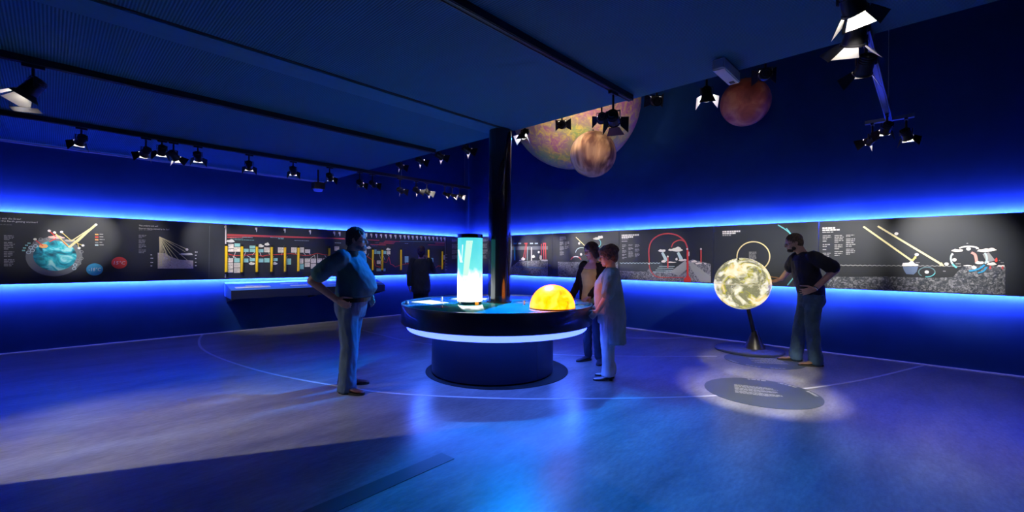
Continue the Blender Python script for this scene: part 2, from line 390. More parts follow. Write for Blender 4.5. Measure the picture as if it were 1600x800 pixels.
pb_ = wall_panel(LW, sA + 0.003, sB - 0.003, 'charcoal timeline board with yellow rods, note cards and a red temperature curve')
P = Printer(LW, pb_)
P.f('edge_line', [seg_poly(LW.st(352.6, 352), LW.st(352.2, 434), 0.02)], white_p, 2)
z1 = Zm(LW, 340, 340, 5.715); z2 = Zm(LW, 540, 340, 5.7125)
W_, T_ = card_p, teal_p
cards1 = [(85, 235, 142, 275, W_), (85, 278, 142, 305, W_), (150, 230, 200, 260, T_), (145, 263, 202, 305, W_), (228, 278, 277, 308, T_), (285, 250, 335, 275, T_), (285, 278, 335, 308, T_), (360, 280, 408, 310, T_), (415, 265, 465, 310, W_), (538, 265, 588, 312, W_), (657, 265, 705, 312, W_), (728, 265, 770, 312, W_), (780, 283, 825, 315, W_), (1042, 258, 1085, 295, W_),
 (85, 362, 137, 400, W_), (85, 405, 137, 455, W_), (85, 460, 137, 490, W_), (147, 362, 197, 400, T_), (145, 405, 200, 445, W_), (145, 450, 200, 493, W_), (228, 365, 275, 400, T_), (285, 362, 333, 390, T_), (360, 365, 408, 400, T_), (415, 362, 463, 400, T_), (491, 362, 535, 388, T_), (612, 365, 655, 420, T_), (730, 365, 765, 410, W_), (730, 415, 768, 460, T_), (778, 365, 825, 395, W_), (778, 400, 823, 440, W_), (832, 365, 878, 405, W_), (832, 410, 876, 455, W_), (888, 365, 930, 403, W_), (938, 365, 975, 395, W_)]
cards2 = [(160, 290, 185, 325, W_), (249, 285, 275, 325, T_), (278, 297, 310, 325, T_), (335, 297, 360, 325, T_), (365, 297, 398, 328, W_), (155, 370, 185, 412, T_), (278, 383, 312, 412, W_), (275, 455, 314, 478, T_), (334, 455, 355, 478, T_), (527, 345, 560, 400, T_), (755, 360, 782, 398, T_), (870, 335, 885, 375, W_)]
for zz, cs in ((z1, cards1), (z2, cards2)):
    for x0, y0, x1, y1, mt in cs:
        c = P.f('note_card', [rect(zz(x0, y0), zz(x1, y1))], mt, 2)
        t = flat('card_text', LW, text_lines(zz(x0 + 4, y0 + 4), zz(x1 - 4, y1 - 4), 0.03, 0.35), grey_p if mt is W_ else tealt_p, None, 3); t.parent = c; 
        t.matrix_parent_inverse = Matrix.Identity(4)
curve1 = [(85, 320), (110, 330), (160, 340), (215, 338), (260, 335), (330, 325), (360, 335), (400, 345), (440, 335), (520, 330), (600, 325), (650, 322), (710, 328), (780, 340), (830, 335), (890, 318), (930, 328), (985, 335), (1100, 350)]
curve2 = [(-10, 350), (60, 345), (160, 340), (190, 346), (225, 370), (255, 380), (265, 430), (285, 436), (310, 445), (330, 390), (350, 398), (365, 400), (385, 350), (400, 415), (420, 422), (440, 440), (470, 430), (500, 420), (530, 414), (560, 410), (610, 420), (680, 428), (740, 440), (770, 450), (785, 430), (800, 450), (825, 430), (850, 435), (872, 420), (880, 395), (885, 402)]
P.f('temperature_curve', path_polys([z1(*p) for p in curve1], 0.012), red_p, 3); P.f('temperature_curve', path_polys([z2(*p) for p in curve2], 0.014), red_p, 3)
for pts in (((92, 318), (95, 345), (103, 362)), ((140, 362), (160, 305)), ((135, 345), (165, 362)), ((228, 365), (250, 308)), ((265, 340), (300, 362)), ((330, 308), (310, 335)), ((375, 308), (390, 345)), ((455, 310), (465, 335)), ((500, 345), (492, 362)), ((575, 312), (570, 335)), ((620, 345), (615, 365)), ((690, 312), (705, 330)), ((765, 312), (785, 335)), ((815, 315), (830, 335)), ((825, 365), (865, 335), (870, 365)), ((890, 325), (893, 365)), ((955, 335), (975, 365))):
    P.f('leader_line', path_polys([z1(*p) for p in pts], 0.008), white_p, 2)
for pts in (((195, 345), (205, 322)), ((300, 325), (318, 385)), ((330, 325), (350, 378)), ((370, 325), (388, 345)), ((535, 400), (530, 414)), ((312, 412), (318, 432))):
    P.f('leader_line', path_polys([z2(*p) for p in pts], 0.008), white_p, 2)
for x, y, rx in ((115, 212, .09), (383, 255, .08), (440, 240, .06), (305, 413, .07), (508, 412, .07), (850, 475, .05)): P.f('pictogram', [cloud_poly(z1(x, y), rx * .75, 0.035)], white_p, 2)
for x, y in ((205, 270), (380, 285)): P.f('pictogram', [cloud_poly(z2(x, y), 0.06, 0.035)], white_p, 3)
P.f('red_band', [[z1(85, 145), z1(1130, 183), z1(1130, 192), z1(85, 166)]], redt_p, 1)
P.f('red_band', [[z1(85, 172), z1(300, 172), z1(300, 178), z1(85, 182)]], redt_p, 1)
for x0, y0, x1, y1 in ((110, 184, 390, 192), (150, 198, 410, 206), (220, 176, 360, 182), (470, 178, 645, 184), (540, 187, 610, 193)): P.f('streak', text_lines(z1(x0, y0 - 4), z1(x1, y1 + 2), 0.05, .7), tealt_p, 2)
for x0, y0, x1, y1 in ((685, 201, 875, 213), (1045, 222, 1135, 234)): P.f('streak', text_lines(z1(x0, y0), z1(x1, y1), 0.05), lbl_p, 2)
for x0, y0, x1, y1, mt in ((-60, 185, 300, 207, redt_p), (220, 237, 360, 247, redt_p), (300, 225, 430, 235, redt_p), (350, 207, 485, 216, redt_p), (340, 216, 440, 224, redt_p), (735, 241, 880, 250, redt_p), (795, 218, 883, 226, redt_p), (800, 230, 880, 238, redt_p), (527, 229, 603, 236, lbl_p), (230, 250, 320, 256, grey_p), (260, 221, 320, 228, grey_p)):
    P.f('streak', [rect(z2(x0, y0), z2(x1, y1))] if mt is redt_p else text_lines(z2(x0, y0), z2(x1, y1), 0.05), mt, 2)
P.f('streak', [seg_poly(z2(480, 211), z2(883, 219), 0.006)], tealt_p, 2)
def tickmark(zz, x, y, h=38):
    P.f('year_mark', [[zz(x - 9, y), zz(x + 9, y), zz(x + 9, y + h * .55), zz(x + 5, y + h), zz(x + 1, y + h), zz(x - 2, y + h * .55), zz(x - 9, y + h * .4)]], white_p, 2)
for x, y in ((70, 75), (344, 90), (598, 100), (824, 112), (1040, 124), (1088, 128)): tickmark(z1, x, y)
for x in (140, 183, 228, 272, 315, 358, 400, 443, 487, 525, 560, 597, 635, 673, 710, 745, 780, 815, 850, 883): tickmark(z2, x, 140 + (x - 183) * 0.052, 36)
P.f('scale_bar', [seg_poly(z2(888, 175), z2(886, 482), 0.012)] + [seg_poly(z2(886, yy), z2(906, yy + 1), 0.012) for yy in (330, 357, 384, 411, 438, 465)], grey_p, 2)
# the yellow rods stand proud of the board
rod_m = mat('rod_yellow', (0.90, 0.62, 0.02), 0.35); cap_m = mat('rod_cap_black', (0.01, 0.01, 0.01), 0.4)
def rod(zz, x, y0, y1):
    a, b = zz(x, y0), zz(x, y1); s = (a[0] + b[0]) / 2
    def pc(name, t0, t1, r, mt):
        bm = bmesh.new(); cyl(bm, LW.pos((s, t0), 0.030), LW.pos((s, t1), 0.030), r, 12)
        return reparent(build(name, bm, mt, None, auto=True), pb_)
    rb = pc('yellow_rod', b[1] + 0.03, a[1] - 0.03, 0.024, rod_m)
    for t0, t1 in ((a[1] - 0.03, a[1] + 0.01), (b[1] - 0.01, b[1] + 0.03)):
        bm = bmesh.new(); cyl(bm, LW.pos((s, t0), 0.030), LW.pos((s, t1), 0.030), 0.027, 12); c = build('cap', bm, cap_m, rb, auto=True)
    bm = bmesh.new(); box(bm, LW.pos((s, (a[1] + b[1]) / 2), 0.012), (0.02, 0.024, 0.2)); build('holder', bm, cap_m, rb)
for x, y0, y1 in ((73, 240, 500), (213, 245, 500), (347, 247, 498), (478, 250, 496), (598, 254, 494), (717, 257, 491), (993, 262, 484)): rod(z1, x, y0, y1)
for x, y0, y1 in ((147, 275, 482), (238, 278, 481), (323, 279, 479), (490, 277, 478), (735, 279, 472), (858, 292, 470)): rod(z2, x, y0, y1)

pc_ = wall_panel(LW, sB + 0.003, XW - GAP - 0.05, 'narrow charcoal end board with grey text, in the corner behind the lit cylinder')
P = Printer(LW, pc_); z = z2
for y0, y1 in ((195, 222), (235, 280), (287, 328), (337, 372)): P.f('text_block', text_lines(z(948, y0), z(1002, y1)), grey_p)

# ------------------------------------------------------------------ right wall display band
sc = RW.st(863, 400)[0]; s2 = RW.st(967, 400)[0]; s3 = RW.st(1115, 400)[0]; s4 = RW.st(1279, 400)[0]
s_start = -(YW - GAP - 0.03)
p1 = wall_panel(RW, s_start + 0.04, sc - .003, 'charcoal wall board with a cross-section of ground, just right of the column')
P = Printer(RW, p1); z = Zm(RW, 780, 340, 5.714)
P.f('edge_line', [seg_poly(z(106, 165), z(102, 512), 0.05)], lbl_p, 2)
for y0, y1 in ((195, 222), (235, 280), (287, 328), (337, 372)): P.f('text_block', text_lines(RW.st(742, 340 + y0 / 5.7125), RW.st(762, 340 + y1 / 5.7125)), grey_p)
P.f('sky_band', [[z(106, 258), z(435, 255), z(435, 285), z(106, 290)]], dgrey_p, 1)
P.f('ground_section', [[z(110, 440), z(170, 392), z(435, 375), z(435, 516), z(110, 510)]], rock_p, 1)
P.f('ground_layer', [[z(150, 430), z(300, 438), z(433, 448), z(433, 462), z(300, 452), z(150, 445)]], water_p, 2)
P.f('ground_layer', [cpx(z, 230, 490, 36, 16)], water_p, 2)
for x0, y0, x1, y1, mt, wd in ((240, 235, 215, 375, redt_p, .02), (248, 235, 235, 360, redt_p, .02), (256, 262, 252, 380, lbl_p, .015), (378, 235, 378, 380, redt_p, .03), (398, 235, 400, 375, redt_p, .03), (415, 235, 418, 372, redt_p, .03), (290, 265, 290, 385, white_p, .03), (140, 265, 140, 380, blue_p, .05), (255, 385, 258, 445, lbl_p, .012)):
    P.f('flow_line', [seg_poly(z(x0, y0), z(x1, y1), wd)], mt, 3)
for x, mt in ((145, blue_p), (183, lbl_p), (240, redt_p), (290, lbl_p), (333, lbl_p), (405, redt_p)): P.f('label_text', [rect(z(x - 14, 226), z(x + 14, 236))], mt, 2)
for x, y, rx, ry in ((215, 372, 18, 16), (305, 350, 17, 15), (355, 310, 9, 14), (372, 360, 11, 26), (402, 381, 32, 6), (190, 383, 12, 4)): P.f('pictogram', [cpx(z, x, y, rx, ry)], white_p, 3)

p2 = wall_panel(RW, sc + .003, s2 - .003, 'charcoal wall board with grey rock strip behind the two women')
P = Printer(RW, p2)
for x0, x1, ys in ((542, 600, ((170, 205),)), (542, 580, ((215, 250), (258, 295), (302, 340))), (588, 625, ((215, 245), (250, 280)))):
    for y0, y1 in ys: P.f('text_block', text_lines(z(x0, y0), z(x1, y1)), grey_p)
P.f('ray_line', [seg_poly(z(686, 175), z(800, 285), 0.02)], pyel_p, 2)
P.f('rock_section', [[z(525, 394), z(1060, 398), z(1060, 545), z(525, 530)]], rock_p, 1)
P.f('arc', apx(z, 738, 312, 54, 44, 60, 180, 0.016), lbl_p, 2); P.f('arc', apx(z, 687, 384, 46, 36, 10, 170, 0.022), redt_p, 3); P.f('arc', apx(z, 687, 384, 46, 36, 60, 120, 0.026), white_p, 4)
P.f('cloud_patch', [cpx(z, 868, 190, 30, 12)], white_p, 3); P.f('cloud_patch', [cpx(z, 905, 177, 24, 16)], white_p, 3); P.f('arc', apx(z, 870, 228, 38, 38, -60, 60, 0.016), cyan_p, 2)
for x, y in ((716, 230), (733, 328)): P.f('ray_dot', [disc_poly(z(x, y), 0.03, n=16)], white_p, 4)
P.f('rock_dot', [disc_poly(z(652, 442), 0.03, n=16)], rockd_p, 3)

p3 = wall_panel(RW, s2 + .003, s3 - .003, 'charcoal wall board with red loop, white clouds and volcano, left of the globe')
P = Printer(RW, p3); z = Zm(RW, 960, 330, 5.715)
fw = lambda a, b: z(b, 220)[0] - z(a, 220)[0]
for y, x1, h, mt in ((217, 275, .05, white_p), (234, 265, .045, white_p), (248, 213, .035, grey_p), (272, 138, .03, grey_p)): P.f('title_text', text_lines(z(66, y - 10), z(x1, y + 3), 0.09, .7), mt, 2)
for x0, x1 in ((70, 110), (126, 170), (184, 230)):
    for y0, y1 in (((297, 322), (328, 340), (347, 372), (382, 402), (410, 430)) if x0 < 100 else ((297, 312), (322, 350), (360, 415)) if x0 < 150 else ((297, 323), (335, 363), (372, 412))):
        P.f('text_block', text_lines(z(x0, y0), z(x1, y1)), grey_p)
P.f('sea', [[z(50, 462), z(430, 465), z(430, 540), z(50, 530)]], mat('print_sea', (0.06, 0.075, 0.095), 0.6), 0)
P.f('rock_section', [[z(48, 532), z(290, 540), z(310, 505), z(330, 545), z(420, 545), z(520, 520), z(600, 470), z(700, 430), z(862, 472), z(862, 640), z(48, 612)]], rock_p, 1)
P.f('mountain', [[z(500, 545), z(620, 450), z(640, 435), z(645, 520), z(575, 580)]], mat('print_mountain', (0.36, 0.38, 0.40), 0.6), 2)
P.f('mountain', [[z(655, 440), z(700, 460), z(800, 540), z(862, 580), z(862, 635), z(770, 632), z(690, 520)]], mat('print_mountain', (0.36, 0.38, 0.40), 0.6), 2)
for yy, x0 in ((492, 400), (508, 385), (525, 370), (541, 345)): P.f('strata_line', [seg_poly(z(x0, yy), z(540 - (yy - 490) * .6, yy + 2), 0.013)], lbl_p, 3)
loop = smooth_path([z(312, 435), z(310, 340), z(335, 265), z(400, 215), z(480, 200), (z(560, 215)), z(620, 258), z(648, 310), z(655, 345)], 6)
P.f('red_loop', path_polys(loop, 0.026), redt_p, 2)
P.f('red_loop', path_polys(smooth_path([z(510, 322), z(530, 282), z(585, 258), z(630, 275), z(652, 330)], 6), 0.022), redt_p, 2)
P.f('red_loop', path_polys(smooth_path([z(312, 435), z(315, 500), z(345, 560), z(390, 588), z(470, 592), z(625, 592)], 6), 0.018), redt_p, 3)
P.f('red_vent', [seg_poly(z(655, 345), z(655, 580), 0.035)], red_p, 4)
P.f('magma_drop', [[z(655, 560), z(675, 590), z(686, 605), z(684, 634), z(622, 632), z(622, 605), z(640, 588)]], red_p, 5)
for x, y, rx, ry in ((427, 355, 32, 15), (508, 347, 24, 12), (563, 346, 46, 24)): P.f('cloud_patch', [cpx(z, x, y, rx, ry)], white_p, 4)
for x0, y0, x1, y1 in ((428, 368, 468, 445), (568, 368, 600, 432)): P.f('rain', [seg_poly(z(x0, y0), z(x1, y1), 0.05, 0.07)], lbl_p, 3)
for x, y0, y1 in ((479, 405, 508), (775, 338, 460)): P.f('red_post', [seg_poly(z(x, y0), z(x, y1), 0.026)], redt_p, 4); P.f('ray_dot', [disc_poly(z(x, y0), 0.018, n=16)], white_p, 5)
for x, y, rx, ry in ((440, 450, 20, 14), (510, 457, 42, 7), (600, 440, 26, 11), (556, 430, 10, 14), (712, 450, 26, 12), (745, 468, 20, 9), (772, 462, 10, 14), (812, 470, 12, 5), (664, 385, 8, 26), (630, 436, 16, 8)): P.f('pictogram', [cpx(z, x, y, rx, ry)], card_p, 3)
P.f('sea_line', path_polys([z(x, 463 + 3 * (-1) ** (x // 15)) for x in range(50, 425, 15)], 0.012), lbl_p, 2)
P.f('ray_dot', [disc_poly(z(311, 470), 0.016, n=16)], white_p, 5); P.f('ray_dot', [disc_poly(z(652, 338), 0.018, n=16)], white_p, 5)

p4 = wall_panel(RW, s3 + .003, s4 - .003, 'charcoal wall board with thin yellow ring and cyan arc behind the glowing globe')
P = Printer(RW, p4); z = Zm(RW, 1100, 330, 5.7125)
for y, x1, mt in ((184, 375, white_p), (201, 320, white_p), (217, 330, grey_p)): P.f('title_text', text_lines(z(166, y - 9), z(x1, y + 3), 0.09, .7), mt, 2)
rc = z(438, 405); rr = (z(595, 405)[0] - z(282, 405)[0]) / 2
P.f('yellow_ring', ring_polys(rc, (rr + (z(438, 282)[1] - z(438, 405)[1])) / 2 * 1.0, 0.019), mat('print_ring_gold', (0.75, 0.66, 0.36), 0.6), 2)
P.f('text_block', text_lines(z(402, 362), z(470, 442)), grey_p)
P.f('cyan_arc', path_polys(smooth_path([z(*p) for p in ((660, 122), (760, 190), (830, 290), (860, 390), (850, 480), (815, 570), (745, 662))], 6), 0.018), cyan_p, 2)
P.f('cyan_arc', path_polys(smooth_path([z(*p) for p in ((735, 152), (770, 195), (815, 262))], 6), 0.014), cyan_p, 2)

p5 = wall_panel(RW, s4 + .003, 3.2, 'long charcoal wall board with yellow arrows, iceberg and water cycle beside the man in navy')
P = Printer(RW, p5)
for y, x1, mt in ((152, 1345, white_p), (171, 1280, white_p), (190, 1207, grey_p)): P.f('title_text', text_lines(z(1057, y - 12 + 4), z(x1, y + 2), 0.09, .7), mt, 2)
for x0, x1, ys in ((1060, 1137, ((215, 255), (260, 280), (292, 325), (335, 355), (370, 412))), (1165, 1247, ((213, 285), (296, 345), (355, 405))), (1268, 1352, ((210, 232), (243, 322), (334, 392)))):
    for y0, y1 in ys: P.f('text_block', text_lines(z(x0, y0), z(x1, y1), 0.026), grey_p)
z = Zm(RW, 1300, 330, 5.333)
P.f('ray_line', [seg_poly(z(262, 128), z(668, 415), 0.024)], pyel_p, 2)
P.f('ray_line', [seg_poly(z(382, 125), z(905, 438), 0.024)], pyel_p, 2); P.f('arrow_head', [[z(912, 425), z(935, 456), z(893, 452)]], pyel_p, 3)
P.f('ray_line', [seg_poly(z(668, 415), z(693, 385), 0.022)], yel_p, 3); P.f('arrow_head', [[z(682, 380), z(703, 372), z(702, 396)]], yel_p, 3)
for x, y in ((537, 188), (706, 362), (954, 440), (790, 507), (1137, 314), (1020, 405), (1185, 470)): P.f('ray_dot', [disc_poly(z(x, y), 0.022, n=16)], white_p, 5)
P.f('iceberg', [[z(583, 452), z(590, 432), z(640, 428), z(655, 415), z(675, 418), z(690, 436), z(720, 442), z(718, 456), z(590, 460)]], white_p, 3)
P.f('iceberg_below', [[z(590, 462), z(718, 462), z(705, 505), z(680, 528), z(620, 524), z(598, 490)]], mat('print_ice_blue', (0.13, 0.19, 0.34), 0.6), 2)
P.f('current_ring', apx(z, 790, 507, 68, 40, -30, 230, 0.012), mat('print_dim_teal', (0.12, 0.22, 0.26), 0.6), 3); P.f('current_ring', apx(z, 790, 507, 68, 40, -100, -10, 0.012), cyan_p, 4)
P.f('sea_line', path_polys([z(x, 450 + x * .008 + 3 * (-1) ** (x // 20)) for x in range(55, 1095, 20)], 0.010), grey_p, 2)
P.f('sea', [[z(55, 455), z(1090, 462), z(1020, 545), z(880, 555), z(55, 540)]], mat('print_sea_dark', (0.018, 0.022, 0.03), 0.6), 0)
P.f('rock_section', [[z(-40, 545), z(130, 548), z(500, 545), z(880, 556), z(1010, 548), z(1040, 510), z(1090, 466), z(1200, 450), z(1443, 462), z(1443, 694), z(-40, 640)]], rockd_p, 1)
for x, y, rx, ry in ((1045, 330, 46, 15), (1270, 330, 60, 17), (1325, 322, 44, 14)): P.f('cloud_patch', [cpx(z, x, y, rx, ry)], card_p, 4)
P.f('rain', [seg_poly(z(1280, 350), z(1325, 420), 0.06, 0.08)], grey_p, 3)
P.f('cycle_arc', apx(z, 1140, 395, 150, 102, 58, 122, 0.018), white_p, 4); P.f('arrow_head', [[z(1206, 296), z(1226, 314), z(1198, 316)]], white_p, 5)
P.f('cycle_arc', apx(z, 1140, 395, 150, 102, 155, 205, 0.018), lbl_p, 3); P.f('arrow_head', [[z(990, 366), z(1003, 348), z(1014, 366)]], white_p, 5)
P.f('cycle_arc', apx(z, 1140, 395, 150, 102, 205, 228, 0.02), cyan_p, 3); P.f('cycle_arc', apx(z, 1140, 395, 150, 102, -25, 28, 0.018), lbl_p, 4); P.f('cycle_arc', apx(z, 1140, 395, 150, 102, -90, -30, 0.02), blue_p, 4)
P.f('cycle_arc', path_polys(smooth_path([z(1215, 515), z(1260, 500), z(1290, 465)], 5), 0.018), blue_p, 4)
P.f('plume', path_polys(smooth_path([z(1160, 345), z(1190, 360), z(1202, 400), z(1205, 430)], 5), 0.028), mat('print_pale_red', (0.75, 0.35, 0.33), 0.6), 3)
for x, y, rx, ry, mt in ((1230, 432, 36, 15, white_p), (1130, 455, 36, 6, card_p), (1330, 442, 40, 15, card_p), (1367, 410, 12, 20, red_p), (1318, 472, 9, 18, redt_p), (1408, 458, 32, 10, card_p), (1420, 474, 8, 16, redt_p), (1180, 464, 18, 10, white_p), (1290, 425, 20, 10, white_p)): P.f('pictogram', [cpx(z, x, y, rx, ry)], mt, 4)
for x0, y0, x1 in ((1120, 264, 1150), (1030, 434, 1098), (925, 495, 972), (697, 424, 758), (1390, 405, 1412), (1405, 424, 1440)): P.f('label_text', text_lines(z(x0, y0), z(x1, y0 + 10), 0.06, .7), grey_p, 3)

# ------------------------------------------------------------------ ceiling tracks and spotlights
blk = mat('track_black', (0.012, 0.012, 0.014), 0.45)
lampblk = mat('lamp_black', (0.018, 0.018, 0.020), 0.35, metal=0.3)
door_m = mat('barn_door_metal', (0.75, 0.72, 0.68), 0.45)
lens_m = mat('lamp_lens', (0.9, 0.9, 0.9), 0.3, emit=(1.0, 0.93, 0.82), es=110.0)
truss_m = mat('truss_blue_grey', (0.20, 0.24, 0.34), 0.35, metal=0.5)
def track(y, x0, x1, label, zt=ZC, mt=blk, wires=()):
    root = empty('lighting_track', ((x0 + x1) / 2, y, zt - 0.05)); tag(root, label, 'lighting track', 'ceiling lighting tracks')
    inv = Matrix.Translation(-root.location)
    bm = bmesh.new(); boxmm(bm, (x0, y - 0.03, zt - 0.055), (x1, y + 0.03, zt)); o = build('rail', bm, mt, root); o.matrix_parent_inverse = inv
    bm = bmesh.new(); boxmm(bm, (x0, y - 0.022, zt - 0.062), (x1, y - 0.016, zt - 0.055)); boxmm(bm, (x0, y + 0.016, zt - 0.062), (x1, y + 0.022, zt - 0.055))
    for yy in (-0.019, 0.019):
        pass
    bm.free()
    for yy in (-0.022, 0.016):
        bm = bmesh.new(); boxmm(bm, (x0, y + yy, zt - 0.061), (x1, y + yy + 0.006, zt - 0.055)); o = build('rail_lip', bm, mat('track_lip', (0.10, 0.10, 0.11), 0.35, metal=0.6), root); o.matrix_parent_inverse = inv
    for xx in wires:
        bm = bmesh.new(); cyl(bm, (xx, y, zt), (xx, y, ZV), 0.003, 6); o = build('suspension_wire', bm, mat('wire_blue_grey', (0.2, 0.25, 0.4), 0.4), root); o.matrix_parent_inverse = inv
    return root
TA, TB, TC, TD = 5.62, 7.90, 2.25, 0.34
track(TA, X0, XE - 0.1, 'black lighting track on the ceiling holding the single large spotlight at the left edge')
track(TB, X0, 6.85, 'long black lighting track with a row of spotlights in front of the left wall', wires=(5.0, 6.7))
track(TC, X0, XE - 0.1, 'black lighting track crossing the ceiling centre and ending above the big planet')
tdr = track(TD, X0, 6.85, 'blue-grey lighting track at upper right running out past the ceiling edge', mt=truss_m, wires=(4.75, 6.6))
bm = bmesh.new(); boxmm(bm, (6.72, TD - 0.22, ZC - 0.061), (6.78, TD + 0.22, ZC - 0.022)); o = build('cross_bar', bm, truss_m, tdr); o.matrix_parent_inverse = Matrix.Translation(-tdr.location)
# cross track behind the ceiling edge
XT = 4.72
root = empty('lighting_track', (XT, 4.5, 3.5)); tag(root, 'black lighting track behind the ceiling edge with lamps in front of the planets', 'lighting track', 'ceiling lighting tracks')
bm = bmesh.new(); boxmm(bm, (-0.03, -5.5, 0), (0.03, 5.2, 0.055)); build('rail', bm, blk, root)
for yy in (-4.5, -1.5, 1.5, 4.5):
    bm = bmesh.new(); cyl(bm, (0, yy, 0.055), (0, yy, ZV - 3.5), 0.003, 6); build('suspension_wire', bm, blk, root)

# shared lamp meshes; the head points along local -Z with its pivot at the origin
def mesh_of(fn, mt, smooth=True):
    bm = bmesh.new(); fn(bm); bmesh.ops.recalc_face_normals(bm, faces=bm.faces[:])
    me = bpy.data.meshes.new('lamp'); bm.to_mesh(me); bm.free(); me.materials.append(mt)
    if smooth:
        for p in me.polygons: p.use_smooth = True
        me.set_sharp_from_angle(angle=R_(35))
    return me
ME = {}
ME['adapter'] = mesh_of(lambda b: boxmm(b, (-0.07, -0.02, -0.03), (0.07, 0.02, 0.0)), lampblk)
ME['stem'] = mesh_of(lambda b: cyl(b, (0, 0, -0.03), (0, 0, -1.0), 0.011, 10), lampblk)
def _yoke(b):
    boxmm(b, (-0.075, -0.012, 0.068), (0.075, 0.012, 0.076)); boxmm(b, (-0.078, -0.012, -0.012), (-0.070, 0.012, 0.076)); boxmm(b, (0.070, -0.012, -0.012), (0.078, 0.012, 0.076))
ME['yoke'] = mesh_of(_yoke, lampblk, False)
ME['housing'] = mesh_of(lambda b: lathe(b, [(0, 0.085), (0.035, 0.083), (0.05, 0.06), (0.06, 0.0), (0.066, -0.06), (0.066, -0.085), (0.060, -0.085), (0.055, -0.045), (0, -0.040)], 24), lampblk)
ME['lens'] = mesh_of(lambda b: lathe(b, [(0, -0.072), (0.032, -0.068), (0.032, -0.060), (0, -0.058)], 20), lens_m)
def _fin(b):
    for k in range(4): lathe(b, [(0.040, 0.012 + k * .018), (0.064, 0.012 + k * .018), (0.064, 0.018 + k * .018), (0.040, 0.018 + k * .018), (0.040, 0.012 + k * .018)], 20)
ME['cooling_fins'] = mesh_of(_fin, lampblk)
def _flap(b):
    vs = [b.verts.new(p) for p in ((-0.055, 0, 0), (0.055, 0, 0), (0.098, 0.0, -0.115), (-0.098, 0.0, -0.115), (-0.055, 0.003, 0), (0.055, 0.003, 0), (0.098, 0.003, -0.115), (-0.098, 0.003, -0.115))]
    for f in ((0, 1, 2, 3), (7, 6, 5, 4), (0, 4, 5, 1), (1, 5, 6, 2), (2, 6, 7, 3), (3, 7, 4, 0)): b.faces.new([vs[i] for i in f])
ME['barn_door'] = mesh_of(_flap, lampblk, False); ME['barn_door'].materials.append(door_m); ME['barn_door'].polygons[0].material_index = 1
ME['frame'] = mesh_of(lambda b: lathe(b, [(0.064, -0.078), (0.074, -0.078), (0.074, -0.092), (0.064, -0.092), (0.064, -0.078)], 24), lampblk)
ORD = ['first', 'second', 'third', 'fourth', 'fifth', 'sixth', 'seventh', 'eighth', 'ninth', 'tenth', 'eleventh', 'twelfth', 'thirteenth', 'fourteenth', 'fifteenth']
def child(name, me, parent, M=None):
    o = bpy.data.objects.new(name, me); COL.objects.link(o); o.parent = parent
    if M is not None: o.matrix_local = M
    return o
def spotlight(head, top_z, target, label, scale=1.0, power=0, cone=40, blend=0.5, doors=(-15, 35, None, 35), col=(1, 0.93, 0.84), group='track spotlights', fwd=None, radius=0.03, along='x'):
    """one spotlight: hangs from z=top_z, head pivot at `head`, aims at target"""
    head = Vector(head); root = empty('spotlight', (head.x, head.y, top_z)); tag(root, label, 'spotlight', group)
    drop = top_z - head.z; S = Matrix.Scale(scale, 4)
    child('track_adapter', ME['adapter'], root, Matrix.Rotation(0 if along == 'x' else R_(90), 4, 'Z') @ Matrix.Scale(min(scale, 1.2), 4))
    ln = max(drop - 0.076 * scale, 0.03)
    child('stem', ME['stem'], root, Matrix.Diagonal((1, 1, ln, 1)))
    d = (Vector(target) - head).normalized()
    yaw = math.atan2(d.y, d.x)
    child('yoke', ME['yoke'], root, Matrix.Translation((0, 0, -drop)) @ Matrix.Rotation(yaw - R_(90), 4, 'Z') @ S)
    q = d.to_track_quat('-Z', 'Y').to_matrix().to_4x4()
    hs = child('housing', ME['housing'], root, Matrix.Translation((0, 0, -drop)) @ q @ S)
    child('lens', ME['lens'], hs); child('cooling_fins', ME['cooling_fins'], hs); child('filter_frame', ME['frame'], hs)
    for k, a in enumerate(doors):
        if a is None: continue
        M = Matrix.Rotation(R_(90 * k), 4, 'Z') @ Matrix.Translation((0, 0.066, -0.090)) @ Matrix.Rotation(R_(a), 4, 'X')
        child('barn_door', ME['barn_door'], hs, M)
    if power:
        ld = bpy.data.lights.new('spot', 'SPOT'); ld.energy = power; ld.color = col; ld.spot_size = R_(cone); ld.spot_blend = blend; ld.shadow_soft_size = radius
        lo = bpy.data.objects.new('spot_beam', ld); COL.objects.link(lo); lo.parent = root
        lo.matrix_local = Matrix.Translation(Vector((0, 0, -drop)) + d * (fwd or 0.095) * scale) @ q
    return root
